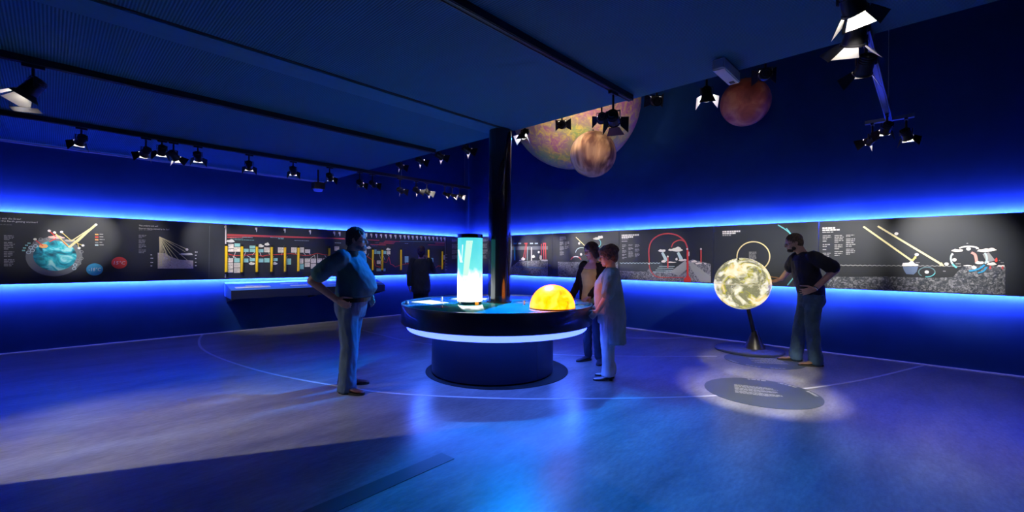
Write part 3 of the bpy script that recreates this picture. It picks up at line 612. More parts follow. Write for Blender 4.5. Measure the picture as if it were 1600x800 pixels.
# --- row in front of the left wall
bx = [(127, 218), (228, 237), (253, 234), (271, 242), (309, 244), (389, 258), (458, 266), (515, 276), (562, 286), (582, 287), (625, 297), (650, 297), (667, 300), (695, 303), (707, 305), (718, 306)]
aim = {0: (40, 345), 1: (130, 345), 2: (220, 352), 3: (290, 352), 4: (330, 352), 5: (400, 362), 6: (470, 364), 7: (560, 372), 8: (630, 375), 9: (700, 380)}
strong = {0: .5, 1: 1.7, 2: .45, 3: 1.3, 4: 1.2, 5: .5, 6: .6, 7: .7, 8: .8, 9: .6}
names = ['at the far left', 'second from the left', 'left one of the close pair', 'right one of the close pair', 'just right of the close pair', 'above the timeline start', 'above the first yellow rods', 'last one under the low ceiling']
for i, (px, py) in enumerate(bx):
    h = on(px, py, 1, TB); h.z = min(h.z, ZC - 0.16)
    if i in aim: a = LW.st(*aim[i]); tgt = LW.pos((a[0], 1.74), 0)
    else: 
        yy = {10: 9.2, 11: 8.3, 12: 7.4, 13: 6.6, 14: 5.6, 15: 4.6}[i]; tgt = Vector((XW - GAP, yy, 1.68))
    if i == 3: tgt = Vector((LW.st(430, 400)[0], YW - 0.25, 0.85))
    lab = 'small black spotlight on the left wall track, ' + (names[i] if i < 8 else ORD[i - 8] + ' past the ceiling edge')
    spotlight(h, ZC - 0.062, tgt, lab, 0.62 if i > 12 else 0.78, PANEL_W * (strong[i] if i < 10 else 2.4), 44 if i == 3 else 27 if i < 10 else 17, 0.8, doors=(-30, 35, None, 35) if i < 10 else (-15, 35, None, 35), group='spotlights on the left wall track', fwd=0.19)
# --- big lamp at the far left that floods the floor; an added plate cuts the pool off along a straight line
hA = on(52, 136, 1, TA)
spotlight(hA, ZC - 0.062, hA + Vector((-0.55, -0.10, -1.0)), 'large black spotlight with lit barn doors at the upper left corner', 1.0, 0, doors=(30, 50, None, 50), group='large spotlights')
# --- row behind the ceiling edge
ex = [(624, 258), (655, 250), (686, 243), (728, 233), (820, 209), (878, 195), (940, 184), (1026, 158), (1104, 146), (1196, 116)]
BIGP = at_depth(897, 162, 8.3); TANP = at_depth(926.5, 241, 7.0); REDP = at_depth(1164.5, 160, 6.4)
et = [Vector((XW, 8.9, 1.68)), Vector((XW, 7.2, 1.68)), Vector((XW, 6.0, 1.68)), Vector((XW, 4.9, 1.68)), BIGP + Vector((0, 0.5, -0.3)), BIGP + Vector((0, -0.1, -0.4)), TANP, BIGP + Vector((0, -0.9, 0)), REDP, REDP]
en = ['leftmost of the row behind the ceiling edge', 'second lamp from the left behind the ceiling edge', 'third lamp from the left behind the ceiling edge', 'last lamp behind the ceiling edge left of the column', 'lamp just right of the column in front of the big planet', 'lamp in front of the middle of the big planet', 'lamp in front of the big planet above the tan planet', 'lamp behind the ceiling edge just right of the big planet', 'hanging between big planet and white ceiling box', 'lamp above the small red planet']
for i, (px, py) in enumerate(ex):
    h = on(px, py, 0, XT)
    pw, cn = (PANEL_W * 2.4, 17) if i < 4 else ((90, 62) if i in (4, 5, 7) else (40, 26) if i == 6 else (16, 24))
    if i in (4, 8): et[i] = Vector((2.0, 3.5, 0)) if i == 4 else Vector((3.0, 0.9, 0))
    spotlight(h, 3.5, et[i], 'small black spotlight, ' + en[i], 0.8, BLUE_W if i == 4 else BLUE_W * .38 if i == 8 else pw, 96 if i == 4 else 78 if i == 8 else cn, 0.8, col=BLUE_C if i in (4, 8) else (1, 0.90, 0.78) if i > 3 else (1, 0.93, 0.84), group='spotlights behind the ceiling edge', along='y')
# --- under the end of the centre track
h = on(958, 184, 1, TC)
spotlight(h, ZC - 0.062, RW.pos((-4.0, 1.68), 0), 'black spotlight with open barn doors at the end of the centre track', 0.9, PANEL_W * 2.4, 17, 0.8, doors=(10, 40, 20, 40), group='large spotlights')
# --- right-hand track
G1, G2 = floor_px(1189, 613), floor_px(1185, 571)
h = on(1338, 48, 1, TD); spotlight(h, ZC - 0.062, G1 + Vector((0, 0, 0)), 'large black spotlight high on the right-hand track, tilted to the right', 0.95, 800, 29, 0.6, doors=(15, 50, None, 50), group='spotlights on the right-hand track')
h = on(1353, 100, 1, TD); spotlight(h, ZC - 0.062, G2, 'black spotlight halfway along the right-hand track', 0.85, 480, 22, 0.4, doors=(30, 40, None, 40), group='spotlights on the right-hand track')
h = on(1330, -2, 1, TD); spotlight(h, ZC - 0.062, Vector((5.8, -0.4, 0)), 'black spotlight cut off by the top edge on the right-hand track', 0.95, 90, 70, 0.9, group='spotlights on the right-hand track')
for (px, py, tx, lab) in ((1374, 213, (XW - GAP, 2.6, 1.66), 'lower left'), (1391, 200, (XW - GAP, 1.1, 1.66), 'upper right'), (1398, 214, (XW - GAP, -0.2, 1.66), 'lower right')):
    h = {'lower left': Vector((6.75, TD + 0.15, 2.92)), 'upper right': Vector((6.42, TD, 2.95)), 'lower right': Vector((6.75, TD - 0.15, 2.92))}[lab]
    spotlight(h, ZC - 0.062, tx, 'black spotlight, %s of three clustered at the right-hand track end' % lab, 0.75, PANEL_W * 3.2, 40, 1.0, group='spotlights on the right-hand track')

# floor flood: the lamp at the upper left, masked by an added plate, placed to cut the pool's edge
L1, L2 = floor_px(0, 757), floor_px(555, 689)
src = hA + Vector((-0.55, -0.10, -1.0)).normalized() * 0.14
ld = bpy.data.lights.new('flood', 'SPOT'); ld.energy = 300; ld.color = (1, 0.94, 0.88); ld.spot_size = R_(84); ld.spot_blend = 1.0; ld.shadow_soft_size = 0.0008
lo = bpy.data.objects.new('flood_beam', ld); COL.objects.link(lo)
lamp_root = [o for o in bpy.data.objects if o.get('label', '').startswith('large black spotlight with lit barn doors')][0]
lo.parent = lamp_root; lo.matrix_parent_inverse = Matrix.Translation(-lamp_root.location)
lo.matrix_local = Matrix.Translation(src - lamp_root.location) @ (floor_px(230, 705) - src).to_track_quat('-Z', 'Y').to_matrix().to_4x4()
q1, q2 = src + (L1 + (L1 - L2) * 0.45 - src) * 0.045, src + (L2 + (L2 - L1) * 0.5 - src) * 0.045
nrm = (q1 - src).cross(q2 - src).normalized(); away = Vector((0, -1, 0))
bm = bmesh.new()
e = (q2 - q1).normalized(); out = (e.cross(nrm)).normalized()
camside = Vector((-0.45, -0.89, 0.35)).normalized()
vs_ = [bm.verts.new(p - lamp_root.location) for p in (q1, q2, q2 + camside * 0.07, q1 + camside * 0.07)]
bm.faces.new(vs_); bmesh.ops.solidify(bm, geom=bm.faces[:], thickness=0.002)
build('light_cutoff_plate', bm, lampblk, lamp_root)

# ------------------------------------------------------------------ other ceiling things
proj = empty('projector', on(497, 291, 1, 8.6)); tag(proj, 'small black box projector with a blue lens hanging near the left wall', 'projector')
bm = bmesh.new(); boxmm(bm, (-0.10, -0.08, -0.06), (0.10, 0.08, 0.07)); bmesh.ops.bevel(bm, geom=bm.edges[:], offset=0.008, segments=2, affect='EDGES'); build('body', bm, lampblk, proj)
bm = bmesh.new(); lathe(bm, [(0, -0.105), (0.075, -0.10), (0.085, -0.06), (0, -0.06)], 24); build('lens_cover', bm, mat('projector_lens', (0.10, 0.16, 0.55), 0.3, emit=(0.02, 0.05, 1), es=0.35), proj, auto=True)
bm = bmesh.new(); cyl(bm, (0, 0, 0.07), (0, 0, ZC - proj.location.z), 0.015, 10); build('bracket', bm, lampblk, proj)
a, b = floor_px(1122, 100, ZC - 0.05), floor_px(1148, 123, ZC - 0.05)
wb = empty('detector_box', ((a.x + b.x) / 2, (a.y + b.y) / 2, ZC)); tag(wb, 'white rectangular box fixed under the ceiling edge near the red planet', 'ceiling box')
bm = bmesh.new(); boxmm(bm, (-0.21, -0.05, -0.10), (0.21, 0.05, -0.004)); bmesh.ops.bevel(bm, geom=bm.edges[:], offset=0.008, segments=2, affect='EDGES'); build('casing', bm, mat('white_plastic', (0.75, 0.77, 0.8), 0.4), wb)
bm = bmesh.new(); boxmm(bm, (-0.216, -0.04, -0.085), (-0.21, 0.04, -0.02)); build('end_cap', bm, mat('grey_plastic', (0.55, 0.58, 0.62), 0.5), wb)
bm = bmesh.new(); boxmm(bm, (0.12, -0.02, -0.105), (0.17, 0.02, -0.10)); build('sensor', bm, blk, wb)
bm = bmesh.new(); boxmm(bm, (-0.10, -0.03, -0.004), (0.10, 0.03, 0.0)); build('mount', bm, blk, wb)
# grey beam crossing below the void, next to the left wall corner
g0, g1 = on(597, 263, 0, 5.2), on(560, 274, 0, 5.2)
# ------------------------------------------------------------------ planets hanging in the void
def planet(name, c, r, mt, label, wire_n=2):
    root = empty(name, c); tag(root, label, 'planet model', 'planet models hanging in the void')
    bm = bmesh.new(); bmesh.ops.create_uvsphere(bm, u_segments=64, v_segments=40, radius=r); build('globe', bm, mt, root, smooth=True)
    bm = bmesh.new(); cyl(bm, (0, 0, r - 0.002), (0, 0, r + 0.03), 0.012, 10); build('hanger', bm, blk, root)
    bm = bmesh.new(); cyl(bm, (0, 0, r + 0.03), (0, 0, ZV - c.z), 0.0012, 5); build('wire', bm, blk, root)
    return root
big_m = bpy.data.materials.new('sun_planet'); big_m.use_nodes = True
nt = big_m.node_tree; b = nt.nodes['Principled BSDF']; b.inputs['Roughness'].default_value = 0.7
tc = nt.nodes.new('ShaderNodeTexCoord'); n1 = nt.nodes.new('ShaderNodeTexNoise'); n1.inputs['Scale'].default_value = 1.5; n1.inputs['Detail'].default_value = 4
n2 = nt.nodes.new('ShaderNodeTexNoise'); n2.inputs['Scale'].default_value = 7; n2.inputs['Detail'].default_value = 9; n2.inputs['Roughness'].default_value = .7; n2.inputs['Distortion'].default_value = 1.2
ra = nt.nodes.new('ShaderNodeValToRGB'); rb = nt.nodes.new('ShaderNodeValToRGB'); mx = nt.nodes.new('ShaderNodeMixRGB')
nt.links.new(tc.outputs['Object'], n1.inputs['Vector']); nt.links.new(tc.outputs['Object'], n2.inputs['Vector'])
ra.color_ramp.elements[0].position = .38; ra.color_ramp.elements[0].color = (0.42, 0.12, 0.22, 1); ra.color_ramp.elements[1].position = .66; ra.color_ramp.elements[1].color = (0.28, 0.38, 0.08, 1)
rb.color_ramp.elements[0].position = .46; rb.color_ramp.elements[0].color = (0, 0, 0, 1); rb.color_ramp.elements[1].position = .66; rb.color_ramp.elements[1].color = (1, 1, 1, 1)
nt.links.new(n1.outputs['Fac'], ra.inputs['Fac']); nt.links.new(n2.outputs['Fac'], rb.inputs['Fac'])
nt.links.new(rb.outputs['Color'], mx.inputs['Fac']); nt.links.new(ra.outputs['Color'], mx.inputs[1]); mx.inputs[2].default_value = (0.75, 0.55, 0.08, 1)
nt.links.new(mx.outputs['Color'], b.inputs['Base Color'])
planet('large_planet', BIGP, 1.22, big_m, 'huge mottled purple and yellow planet half hidden by the ceiling edge')
tan_m = ramp_mat('tan_planet', [(0.36, (0.16, 0.06, 0.04)), (0.48, (0.45, 0.22, 0.11)), (0.60, (0.75, 0.45, 0.25)), (0.70, (0.70, 0.50, 0.42))], 4.0, 5, 0.65, 1.0, stretch=(1.2, 1.2, 0.25))
planet('small_planet', TANP, 0.362, tan_m, 'small tan planet with dark vertical bands hanging in front of the huge one')
redp_m = ramp_mat('red_planet', [(0.34, (0.20, 0.03, 0.03)), (0.50, (0.42, 0.10, 0.06)), (0.66, (0.62, 0.25, 0.12))], 4.0, 6, 0.65, 0.6)
planet('small_planet', REDP, 0.335, redp_m, 'small dark red planet hanging at upper right below the ceiling edge')

# ------------------------------------------------------------------ floor lines and floor graphics
def floor_strip(name, pts, wd, mt, zt=0.0018, label=None, cat=None):
    pts = smooth_path([Vector((p.x, p.y)) for p in pts], 10); bm = bmesh.new(); prev = None
    for i, p in enumerate(pts):
        t = (pts[min(i + 1, len(pts) - 1)] - pts[max(0, i - 1)]).normalized(); n = Vector((-t.y, t.x)) * wd / 2
        a = [bm.verts.new((p.x + n.x, p.y + n.y, zz)) for zz in (0.0002, zt)] + [bm.verts.new((p.x - n.x, p.y - n.y, zz)) for zz in (zt, 0.0002)]
        if prev:
            for k in range(3): bm.faces.new((prev[k], prev[k + 1], a[k + 1], a[k]))
        prev = a
    o = build(name, bm, mt); tag(o, label, cat); return o
tape_m = mat('pale_floor_line', (0.62, 0.64, 0.70), 0.5)
F = floor_px
floor_strip('orbit_line', [F(*p) for p in ((316, 523), (311, 533), (317, 546), (350, 562), (420, 583), (520, 602), (620, 615), (780, 622.5), (900, 623), (1000, 622), (1120, 618), (1250, 608), (1350, 593), (1443, 571))], 0.035, tape_m, label='long white curved line on the floor passing in front of the round table', cat='floor line')
floor_strip('orbit_line', [F(*p) for p in ((566, 516), (590, 522), (628, 531), (690, 540), (760, 546), (870, 554), (960, 556), (1040, 557), (1120, 556.5))], 0.03, tape_m, label='thin white curved line on the floor behind the round table base', cat='floor line')
floor_strip('orbit_line', [F(*p) for p in ((980, 528), (1040, 528.5), (1090, 526))], 0.03, tape_m, label='short thin white line on the floor near the right wall', cat='floor line')
stripe_m = mat('painted_floor_shadow', (0.070, 0.075, 0.08), 0.34)  # sharp shadow on the floor, painted as a thin dark strip
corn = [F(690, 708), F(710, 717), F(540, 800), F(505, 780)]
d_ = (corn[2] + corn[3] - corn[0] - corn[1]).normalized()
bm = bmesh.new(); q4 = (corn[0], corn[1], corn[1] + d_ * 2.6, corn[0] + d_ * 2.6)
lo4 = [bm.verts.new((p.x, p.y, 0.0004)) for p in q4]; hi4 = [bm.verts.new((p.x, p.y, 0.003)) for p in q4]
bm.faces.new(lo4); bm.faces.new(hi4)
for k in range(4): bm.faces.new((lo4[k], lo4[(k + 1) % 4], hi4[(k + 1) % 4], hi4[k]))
tag(build('shadow_stripe', bm, stripe_m), 'painted straight shadow stripe on the floor in the foreground with a square end', 'floor stripe')
disc_m = mat('floor_graphic_grey', (0.065, 0.085, 0.095), 0.42, noise=0.12, nscale=2.0)
disct_m = mat('floor_graphic_text', (0.40, 0.42, 0.44), 0.5)
def floor_disc(c, r, label, rot):
    root = empty('floor_graphic', (c.x, c.y, 0.0), rot); tag(root, label, 'floor graphic', 'round floor graphics')
    bm = bmesh.new(); lathe(bm, [(0, 0.0003), (r, 0.0003), (r, 0.003), (0, 0.003)], 64); build('disc', bm, disc_m, root)
    def ln(polys, name):
        bm = bmesh.new()
        for p in polys: bm.faces.new([bm.verts.new((q[0], q[1], 0.0042)) for q in p])
        build(name, bm, disct_m, root)
    for k in range(3):
        ln(text_lines((-0.26, 0.20 - k * .13 + 0.0), (0.20, 0.09 - k * .13), 0.03, 0.6), 'text_block')
    def arc_t(a0, a1, nm, rr=0.93):
        ps = []; a = a0
        while a < a1:
            e = min(a + random.uniform(2, 6), a1); q = lambda R, A: (R * r * math.cos(R_(A)), R * r * math.sin(R_(A)))
            ps.append([q(rr - .03, a), q(rr + .03, a), q(rr + .03, e), q(rr - .03, e)]); a = e + 1.2
        ln(ps, nm)
    for a0 in (8, 44, 80): arc_t(a0, a0 + 22, 'rim_text')
    return root
c1 = F(1189, 612.5); floor_disc(c1, 0.575, 'round grey floor graphic with white text, nearest the camera on the right', math.atan2(RGT.y, RGT.x) - R_(25))
c2 = F(1193, 563.5); floor_disc(c2, 0.52, 'round grey floor graphic partly covered by the globe stand', math.atan2(RGT.y, RGT.x) + R_(170))

# ------------------------------------------------------------------ round table with column, lit cylinder and sun dome
TCtr = at_depth(778, 405, 5.80); TCtr.z = 0
ZT = 0.885
navy_m = mat('counter_navy', (0.012, 0.018, 0.040), 0.35, coat=0.3)
base_navy = mat('counter_base_navy', (0.006, 0.009, 0.028), 0.42, spec=0.3)
top_m = mat('counter_glass_top', (0.05, 0.60, 0.55), 0.14, coat=0.6)
ring_m = mat('led_ring', (0.8, 0.8, 0.9), 0.4, emit=(0.05, 0.085, 1.0), es=LED_TABLE)
table = empty('round_table', TCtr); tag(table, 'round navy exhibit table with a glossy teal top and glowing ring underneath', 'table')
def lp(name, prof, mt, parent, seg=96, c=(0, 0, 0)):
    bm = bmesh.new(); lathe(bm, prof, seg, c); return build(name, bm, mt, parent, auto=True)
lp('counter_ring', [(0, 0.645), (1.225, 0.645), (1.235, 0.655), (1.235, 0.868), (1.230, 0.875), (0, 0.875)], navy_m, table)
lp('table_top', [(0, 0.8752), (1.222, 0.8752), (1.228, 0.880), (1.222, ZT), (0, ZT)], top_m, table)
lp('rim_edge', [(1.219, ZT - 0.004), (1.236, ZT - 0.004), (1.236, ZT + 0.002), (1.219, ZT + 0.002), (1.219, ZT - 0.004)], mat('rim_pale', (0.35, 0.45, 0.5), 0.3, metal=0.5), table)
lp('light_ring', [(1.06, 0.565), (1.150, 0.565), (1.165, 0.58), (1.165, 0.6445), (1.06, 0.6445), (1.06, 0.565)], ring_m, table)
lp('underside', [(0, 0.562), (1.06, 0.562), (1.06, 0.644), (0, 0.644)], navy_m, table)
lp('under_light', [(1.00, 0.5615), (1.05, 0.5615), (1.05, 0.557), (1.00, 0.557), (1.00, 0.5615)], mat('led_under', (0.8, 0.8, 0.9), 0.4, emit=(0.05, 0.16, 1.0), es=50.0), table)
bc = at_depth(771, 405, 5.74); bo = (bc.x - TCtr.x, bc.y - TCtr.y, 0)
lp('base_drum', [(0, 0.02), (0.775, 0.02), (0.785, 0.03), (0.785, 0.56), (0, 0.56)], base_navy, table, c=bo)
sd = (RC * ((838 - 771) / 686 * 5.2)); ang = math.asin(min(.99, (838 - 771) / 95.0))
pn = Vector((bo[0], bo[1], 0)) + (RGT * math.sin(ang) - FWD * math.cos(ang)) * 0.7852
bm = bmesh.new(); box(bm, (pn.x, pn.y, 0.29), (0.006, 0.006, 0.53)); build('panel_joint', bm, line_m, table)
lp('dark_floor_disc', [(0, 0.0004), (0.93, 0.0004), (0.93, 0.006), (0.92, 0.010), (0, 0.010)], mat('floor_disc_black', (0.006, 0.007, 0.010), 0.7, spec=0.2), table)  # thin black disc lying on the floor around the base
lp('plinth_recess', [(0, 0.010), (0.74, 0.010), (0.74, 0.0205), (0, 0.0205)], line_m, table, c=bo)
# printed and lit insets in the table top
def inset(name, pxs, mt, z1=ZT + 0.0012):
    bm = bmesh.new(); bm.faces.new([bm.verts.new((floor_px(x, y, ZT) - TCtr).to_2d().to_3d() + Vector((0, 0, z1))) for x, y in pxs])
    return build(name, bm, mt, table)
scr_m = mat('inset_screen', (0.8, 0.8, 0.8), 0.3, emit=(0.95, 0.9, 0.95), es=1.1)
inset('inset_screen', [(642, 471.5), (672, 468.8), (702, 473), (675, 475.5)], scr_m); inset('inset_screen', [(704, 467), (715, 465.4), (762, 466), (758, 467.6)], scr_m)
inset('inset_print', [(692, 466), (712, 463.5), (738, 463), (718, 466.5)], mat('inset_teal', (0.1, 0.45, 0.5), 0.3)); inset('inset_print', [(670, 479.5), (686, 477.3), (706, 479.8), (688, 481.5)], blk)
inset('inset_print', [(899, 471), (922, 470.5), (920, 474), (899, 475)], mat('inset_pale', (0.5, 0.75, 0.78), 0.3))
inset('inset_print', [(800, 468), (826, 467.5), (826, 470), (800, 471)], mat('inset_teal', (0.1, 0.45, 0.5), 0.3))
# little knobs set into the top
knob_m = mat('knob_clear', (0.75, 0.8, 0.85), 0.15, metal=0.4)
def knob(px, py, r, h, label):
    p = floor_px(px, py, ZT); o = empty('table_knob', (p.x, p.y, ZT + 0.0015)); tag(o, label, 'knob', 'knobs on the round table')
    lp('body', [(0, 0), (r, 0), (r, h * .8), (r * .8, h), (0, h)], knob_m, o, 20); lp('collar', [(0, 0), (r * 1.5, 0), (r * 1.4, 0.006), (0, 0.006)], blk, o, 20); return o
knob(690.5, 472, 0.014, 0.07, 'pale upright knob on the table top beside the white inset screen'); knob(690, 481.5, 0.013, 0.03, 'small shiny knob on the table near the front edge, left side'); knob(636, 475, 0.022, 0.035, 'short pale knob at the far left rim of the table'); knob(819, 476, 0.012, 0.05, 'small pale knob on the table left of the sun dome')

column = empty('column', (TCtr.x, TCtr.y, ZT + 0.002)); tag(column, 'tall glossy black round column rising from the table to the ceiling', 'column')
col_m = mat('column_black', (0.010, 0.012, 0.018), 0.14, coat=0.5)
ct = at_depth(780.5, 405, 5.8); co = (ct.x - TCtr.x, ct.y - TCtr.y, 0)
lp('shaft', [(0, 0), (0.149, 0), (0.149, ZC - ZT - 0.02), (0, ZC - ZT - 0.02)], col_m, column, 64, co)
lp('collar', [(0.1492, 0), (0.162, 0), (0.162, 0.012), (0.1492, 0.014)], blk, column, 64, co)

# lit cylinder display
cp = at_depth(734.5, 405, 5.55); cyl_r = empty('display_cylinder', (cp.x, cp.y, ZT + 0.002)); tag(cyl_r, 'glowing teal and white cylinder display standing on the round table', 'display cylinder')
HC = 0.862
cm = bpy.data.materials.new('cylinder_picture'); cm.use_nodes = True
nt = cm.node_tree; b = nt.nodes['Principled BSDF']; L = nt.links
tc = nt.nodes.new('ShaderNodeTexCoord'); sx = nt.nodes.new('ShaderNodeSeparateXYZ'); L.new(tc.outputs['Object'], sx.inputs[0])
ns = nt.nodes.new('ShaderNodeTexNoise'); ns.inputs['Scale'].default_value = 7; ns.inputs['Detail'].default_value = 4
mpz = nt.nodes.new('ShaderNodeMapping'); mpz.inputs['Scale'].default_value = (1, 1, 0.45); L.new(tc.outputs['Object'], mpz.inputs[0]); L.new(mpz.outputs[0], ns.inputs['Vector'])
ad = nt.nodes.new('ShaderNodeMath'); ad.operation = 'MULTIPLY_ADD'; L.new(ns.outputs['Fac'], ad.inputs[0]); ad.inputs[1].default_value = 0.45; L.new(sx.outputs['Z'], ad.inputs[2])
rp = nt.nodes.new('ShaderNodeValToRGB'); mr = nt.nodes.new('ShaderNodeMapRange'); mr.inputs['From Min'].default_value = 0.2; mr.inputs['From Max'].default_value = 1.1
L.new(ad.outputs[0], mr.inputs['Value']); L.new(mr.outputs[0], rp.inputs['Fac'])
els = rp.color_ramp.elements; els[0].position = 0.36; els[0].color = (0.9, 1, 1, 1); els[1].position = 0.52; els[1].color = (0.16, 0.74, 0.72, 1)
e3 = els.new(0.46); e3.color = (0.62, 0.95, 0.92, 1); e4 = els.new(0.95); e4.color = (0.07, 0.60, 0.66, 1)
L.new(rp.outputs[0], b.inputs['Emission Color']); b.inputs['Base Color'].default_value = (0.05, 0.1, 0.1, 1)
st_ = nt.nodes.new('ShaderNodeMapRange'); st_.inputs['From Min'].default_value = 0.28; st_.inputs['From Max'].default_value = 0.45; st_.inputs['To Min'].default_value = 4.0; st_.inputs['To Max'].default_value = 1.2; L.new(mr.outputs[0], st_.inputs['Value']); L.new(st_.outputs[0], b.inputs['Emission Strength']); b.inputs['Roughness'].default_value = 0.2
lp('lit_tube', [(0, 0.035), (0.157, 0.035), (0.157, HC - 0.035), (0, HC - 0.035)], cm, cyl_r, 64)
lp('foot', [(0, 0), (0.15, 0), (0.15, 0.0345), (0, 0.0345)], mat('cylinder_foot', (0.05, 0.10, 0.12), 0.2, metal=0.6), cyl_r, 64)
lp('top_ring', [(0, HC - 0.034), (0.159, HC - 0.034), (0.159, HC + 0.012), (0.150, HC + 0.016), (0, HC + 0.010)], mat('cylinder_ring', (0.05, 0.06, 0.08), 0.15, metal=0.8), cyl_r, 64)
# slanted pale beam in the picture, curved onto the tube
def on_tube(u, zz, r=0.1578):   # u = -1..1 across the face turned to the room
    a = math.asin(max(-.98, min(.98, u))); v = (RGT * math.sin(a) - FWD * math.cos(a)) * r; return Vector((v.x, v.y, zz))
def tube_patch(name, u0a, u0b, z0, u1a, u1b, z1_, mt):
    bm = bmesh.new(); prev = None
    for k in range(9):
        t = k / 8; row = [bm.verts.new(on_tube((u0a + (u1a - u0a) * t) * (1 - s) + (u0b + (u1b - u0b) * t) * s, z0 + (z1_ - z0) * t)) for s in (0, .33, .67, 1)]
        if prev:
            for j in range(3): bm.faces.new((prev[j], prev[j + 1], row[j + 1], row[j]))
        prev = row
    return build(name, bm, mt, cyl_r)
tube_patch('picture_beam', -0.50, -0.10, 0.30, -0.22, 0.30, 0.79, mat('beam_pale', (0.1, 0.1, 0.1), 0.3, emit=(0.55, 0.95, 0.72), es=1.2))
tube_patch('picture_beam', -0.55, -0.08, 0.22, -0.47, -0.06, 0.36, mat('beam_pink', (0.1, 0.1, 0.1), 0.3, emit=(0.95, 0.88, 0.92), es=1.2))
tube_patch('picture_plume', -0.72, -0.48, 0.52, -0.95, -0.80, 0.68, mat('plume_white', (0.1, 0.1, 0.1), 0.3, emit=(0.75, 0.92, 0.97), es=1.2)); tube_patch('picture_plume', -0.60, -0.55, 0.55, -0.55, -0.46, 0.74, mat('plume_white', (0.1, 0.1, 0.1), 0.3, emit=(0.75, 0.92, 0.97), es=1.2))
bm = bmesh.new(); p = on_tube(0.62, 0.016, 0.156); box(bm, p, (0.035, 0.035, 0.03)); build('orange_button', bm, mat('button_orange', (0.8, 0.3, 0.02), 0.4, emit=(1, 0.35, 0.02), es=0.9), cyl_r)
bm = bmesh.new(); p = on_tube(-0.72, 0.016, 0.156); ball(bm, p, 0.016); build('button', bm, mat('button_white', (0.8, 0.85, 0.85), 0.3), cyl_r, smooth=True)

# sun dome
sp = at_depth(863.5, 405, 5.10); dome = empty('sun_dome', (sp.x, sp.y, ZT + 0.002)); tag(dome, 'glowing yellow half-sphere of the sun on the round table', 'sun dome')
sun_m = ramp_mat('sun_surface', [(0.30, (1.0, 0.09, 0.0)), (0.38, (1.0, 0.145, 0.0004)), (0.50, (1.0, 0.195, 0.0008)), (0.72, (1.0, 0.24, 0.02))], 9, 7, 0.35, 1.0, emit=4.6)
rs = 0.262; lp('glowing_shell', [(0, 0.012)] + [(rs * math.cos(R_(a)), 0.012 + rs * math.sin(R_(a))) for a in range(0, 90, 5)] + [(0, rs + 0.012)], sun_m, dome, 64)
lp('foot_ring', [(0, 0), (rs + 0.006, 0), (rs + 0.006, 0.011), (0, 0.0118)], mat('dome_ring', (0.6, 0.5, 0.2), 0.3, metal=0.5), dome, 64)

# ------------------------------------------------------------------ wall console under the timeline
ca, cb = on(352, 455, 1, YW - 0.06), on(552, 448, 1, YW - 0.06)
cons = empty('info_desk', ((ca.x + cb.x) / 2 + 0.3, YW, 0.70)); tag(cons, 'long dark blue wall-mounted sloping info desk below the timeline', 'info desk')
cl = (cb.x - ca.x) / 2 + 0.3
def prism_x(bm, prof, x0, x1):
    A = [bm.verts.new((x0, y, zz)) for y, zz in prof]; B = [bm.verts.new((x1, y, zz)) for y, zz in prof]
    bm.faces.new(A); bm.faces.new(B[::-1])
    for k in range(len(prof)): bm.faces.new((A[k], B[k], B[(k + 1) % len(prof)], A[(k + 1) % len(prof)]))
desk_m = mat('desk_blue', (0.06, 0.22, 0.70), 0.4)
bm = bmesh.new(); prism_x(bm, [(-0.002, 0.26), (-0.45, 0.13), (-0.45, -0.035), (-0.002, 0.0)], -cl, cl); build('desk_body', bm, desk_m, cons)
front_m = mat('desk_front', (0.012, 0.016, 0.04), 0.4)
bm = bmesh.new(); boxmm(bm, (-cl, -0.456, -0.035), (cl, -0.4505, 0.128)); build('front_panel', bm, front_m, cons)
def desk_print(name, x0, x1, v0, v1, mt):
    bm = bmesh.new(); f = lambda x, v: bm.verts.new((x, -0.45 + v * 0.448, 0.13 + v * 0.13 + 0.002))
    bm.faces.new((f(x0, v0), f(x1, v0), f(x1, v1), f(x0, v1))); build(name, bm, mt, cons)
for k, (x0, x1, v0, v1, mt) in enumerate(((-cl + .10, -cl + .72, .22, .42, white_p), (-cl + .3, -cl + .6, .45, .55, lbl_p), (-cl + .95, -cl + 1.3, .55, .68, lbl_p), (-cl + 1.1, -cl + 1.45, .25, .40, white_p), (-cl + 1.7, -cl + 2.3, .6, .75, lbl_p), (-cl + 1.9, -cl + 2.2, .3, .4, lbl_p), (-cl + 2.6, -cl + 3.2, .25, .42, white_p), (-cl + 2.5, -cl + 3.0, .6, .7, lbl_p))):
    desk_print('desk_print', x0, x1, v0, v1, mt)
for xx in (-cl + 0.05, 0, cl - 0.05):
    bm = bmesh.new(); prism_x(bm, [(-0.001, 0.0), (-0.36, -0.028), (-0.36, -0.06), (-0.001, -0.12)], xx - 0.02, xx + 0.02); build('bracket', bm, front_m, cons)

# ------------------------------------------------------------------ glowing globe on its stand
gb = floor_px(1170, 548); gc = at_depth(1159.5, 443, (gb - EYE).dot(FWD))
stand = empty('globe_stand', (gb.x, gb.y, 0.0)); tag(stand, 'dark stand with a round flat base and a slanted pole under the globe', 'globe stand')
lp('base_disc', [(0, 0.0035), (0.49, 0.0035), (0.50, 0.012), (0.50, 0.035), (0.485, 0.045), (0, 0.045)], mat('stand_base', (0.05, 0.06, 0.09), 0.45), stand, 72)
cone_o = at_depth(1180, 405, (gb - EYE).dot(FWD)); cone_o = Vector((cone_o.x - gb.x, cone_o.y - gb.y, 0))
lp('cone', [(0, 0.045), (0.155, 0.045), (0.055, 0.28), (0.035, 0.33), (0, 0.33)], mat('stand_bronze', (0.05, 0.045, 0.035), 0.35, metal=0.4), stand, 40, cone_o)
gl = gc - stand.location
pole_top = cone_o + (gl - Vector((0, 0, 0.0)) - cone_o) * 0.55
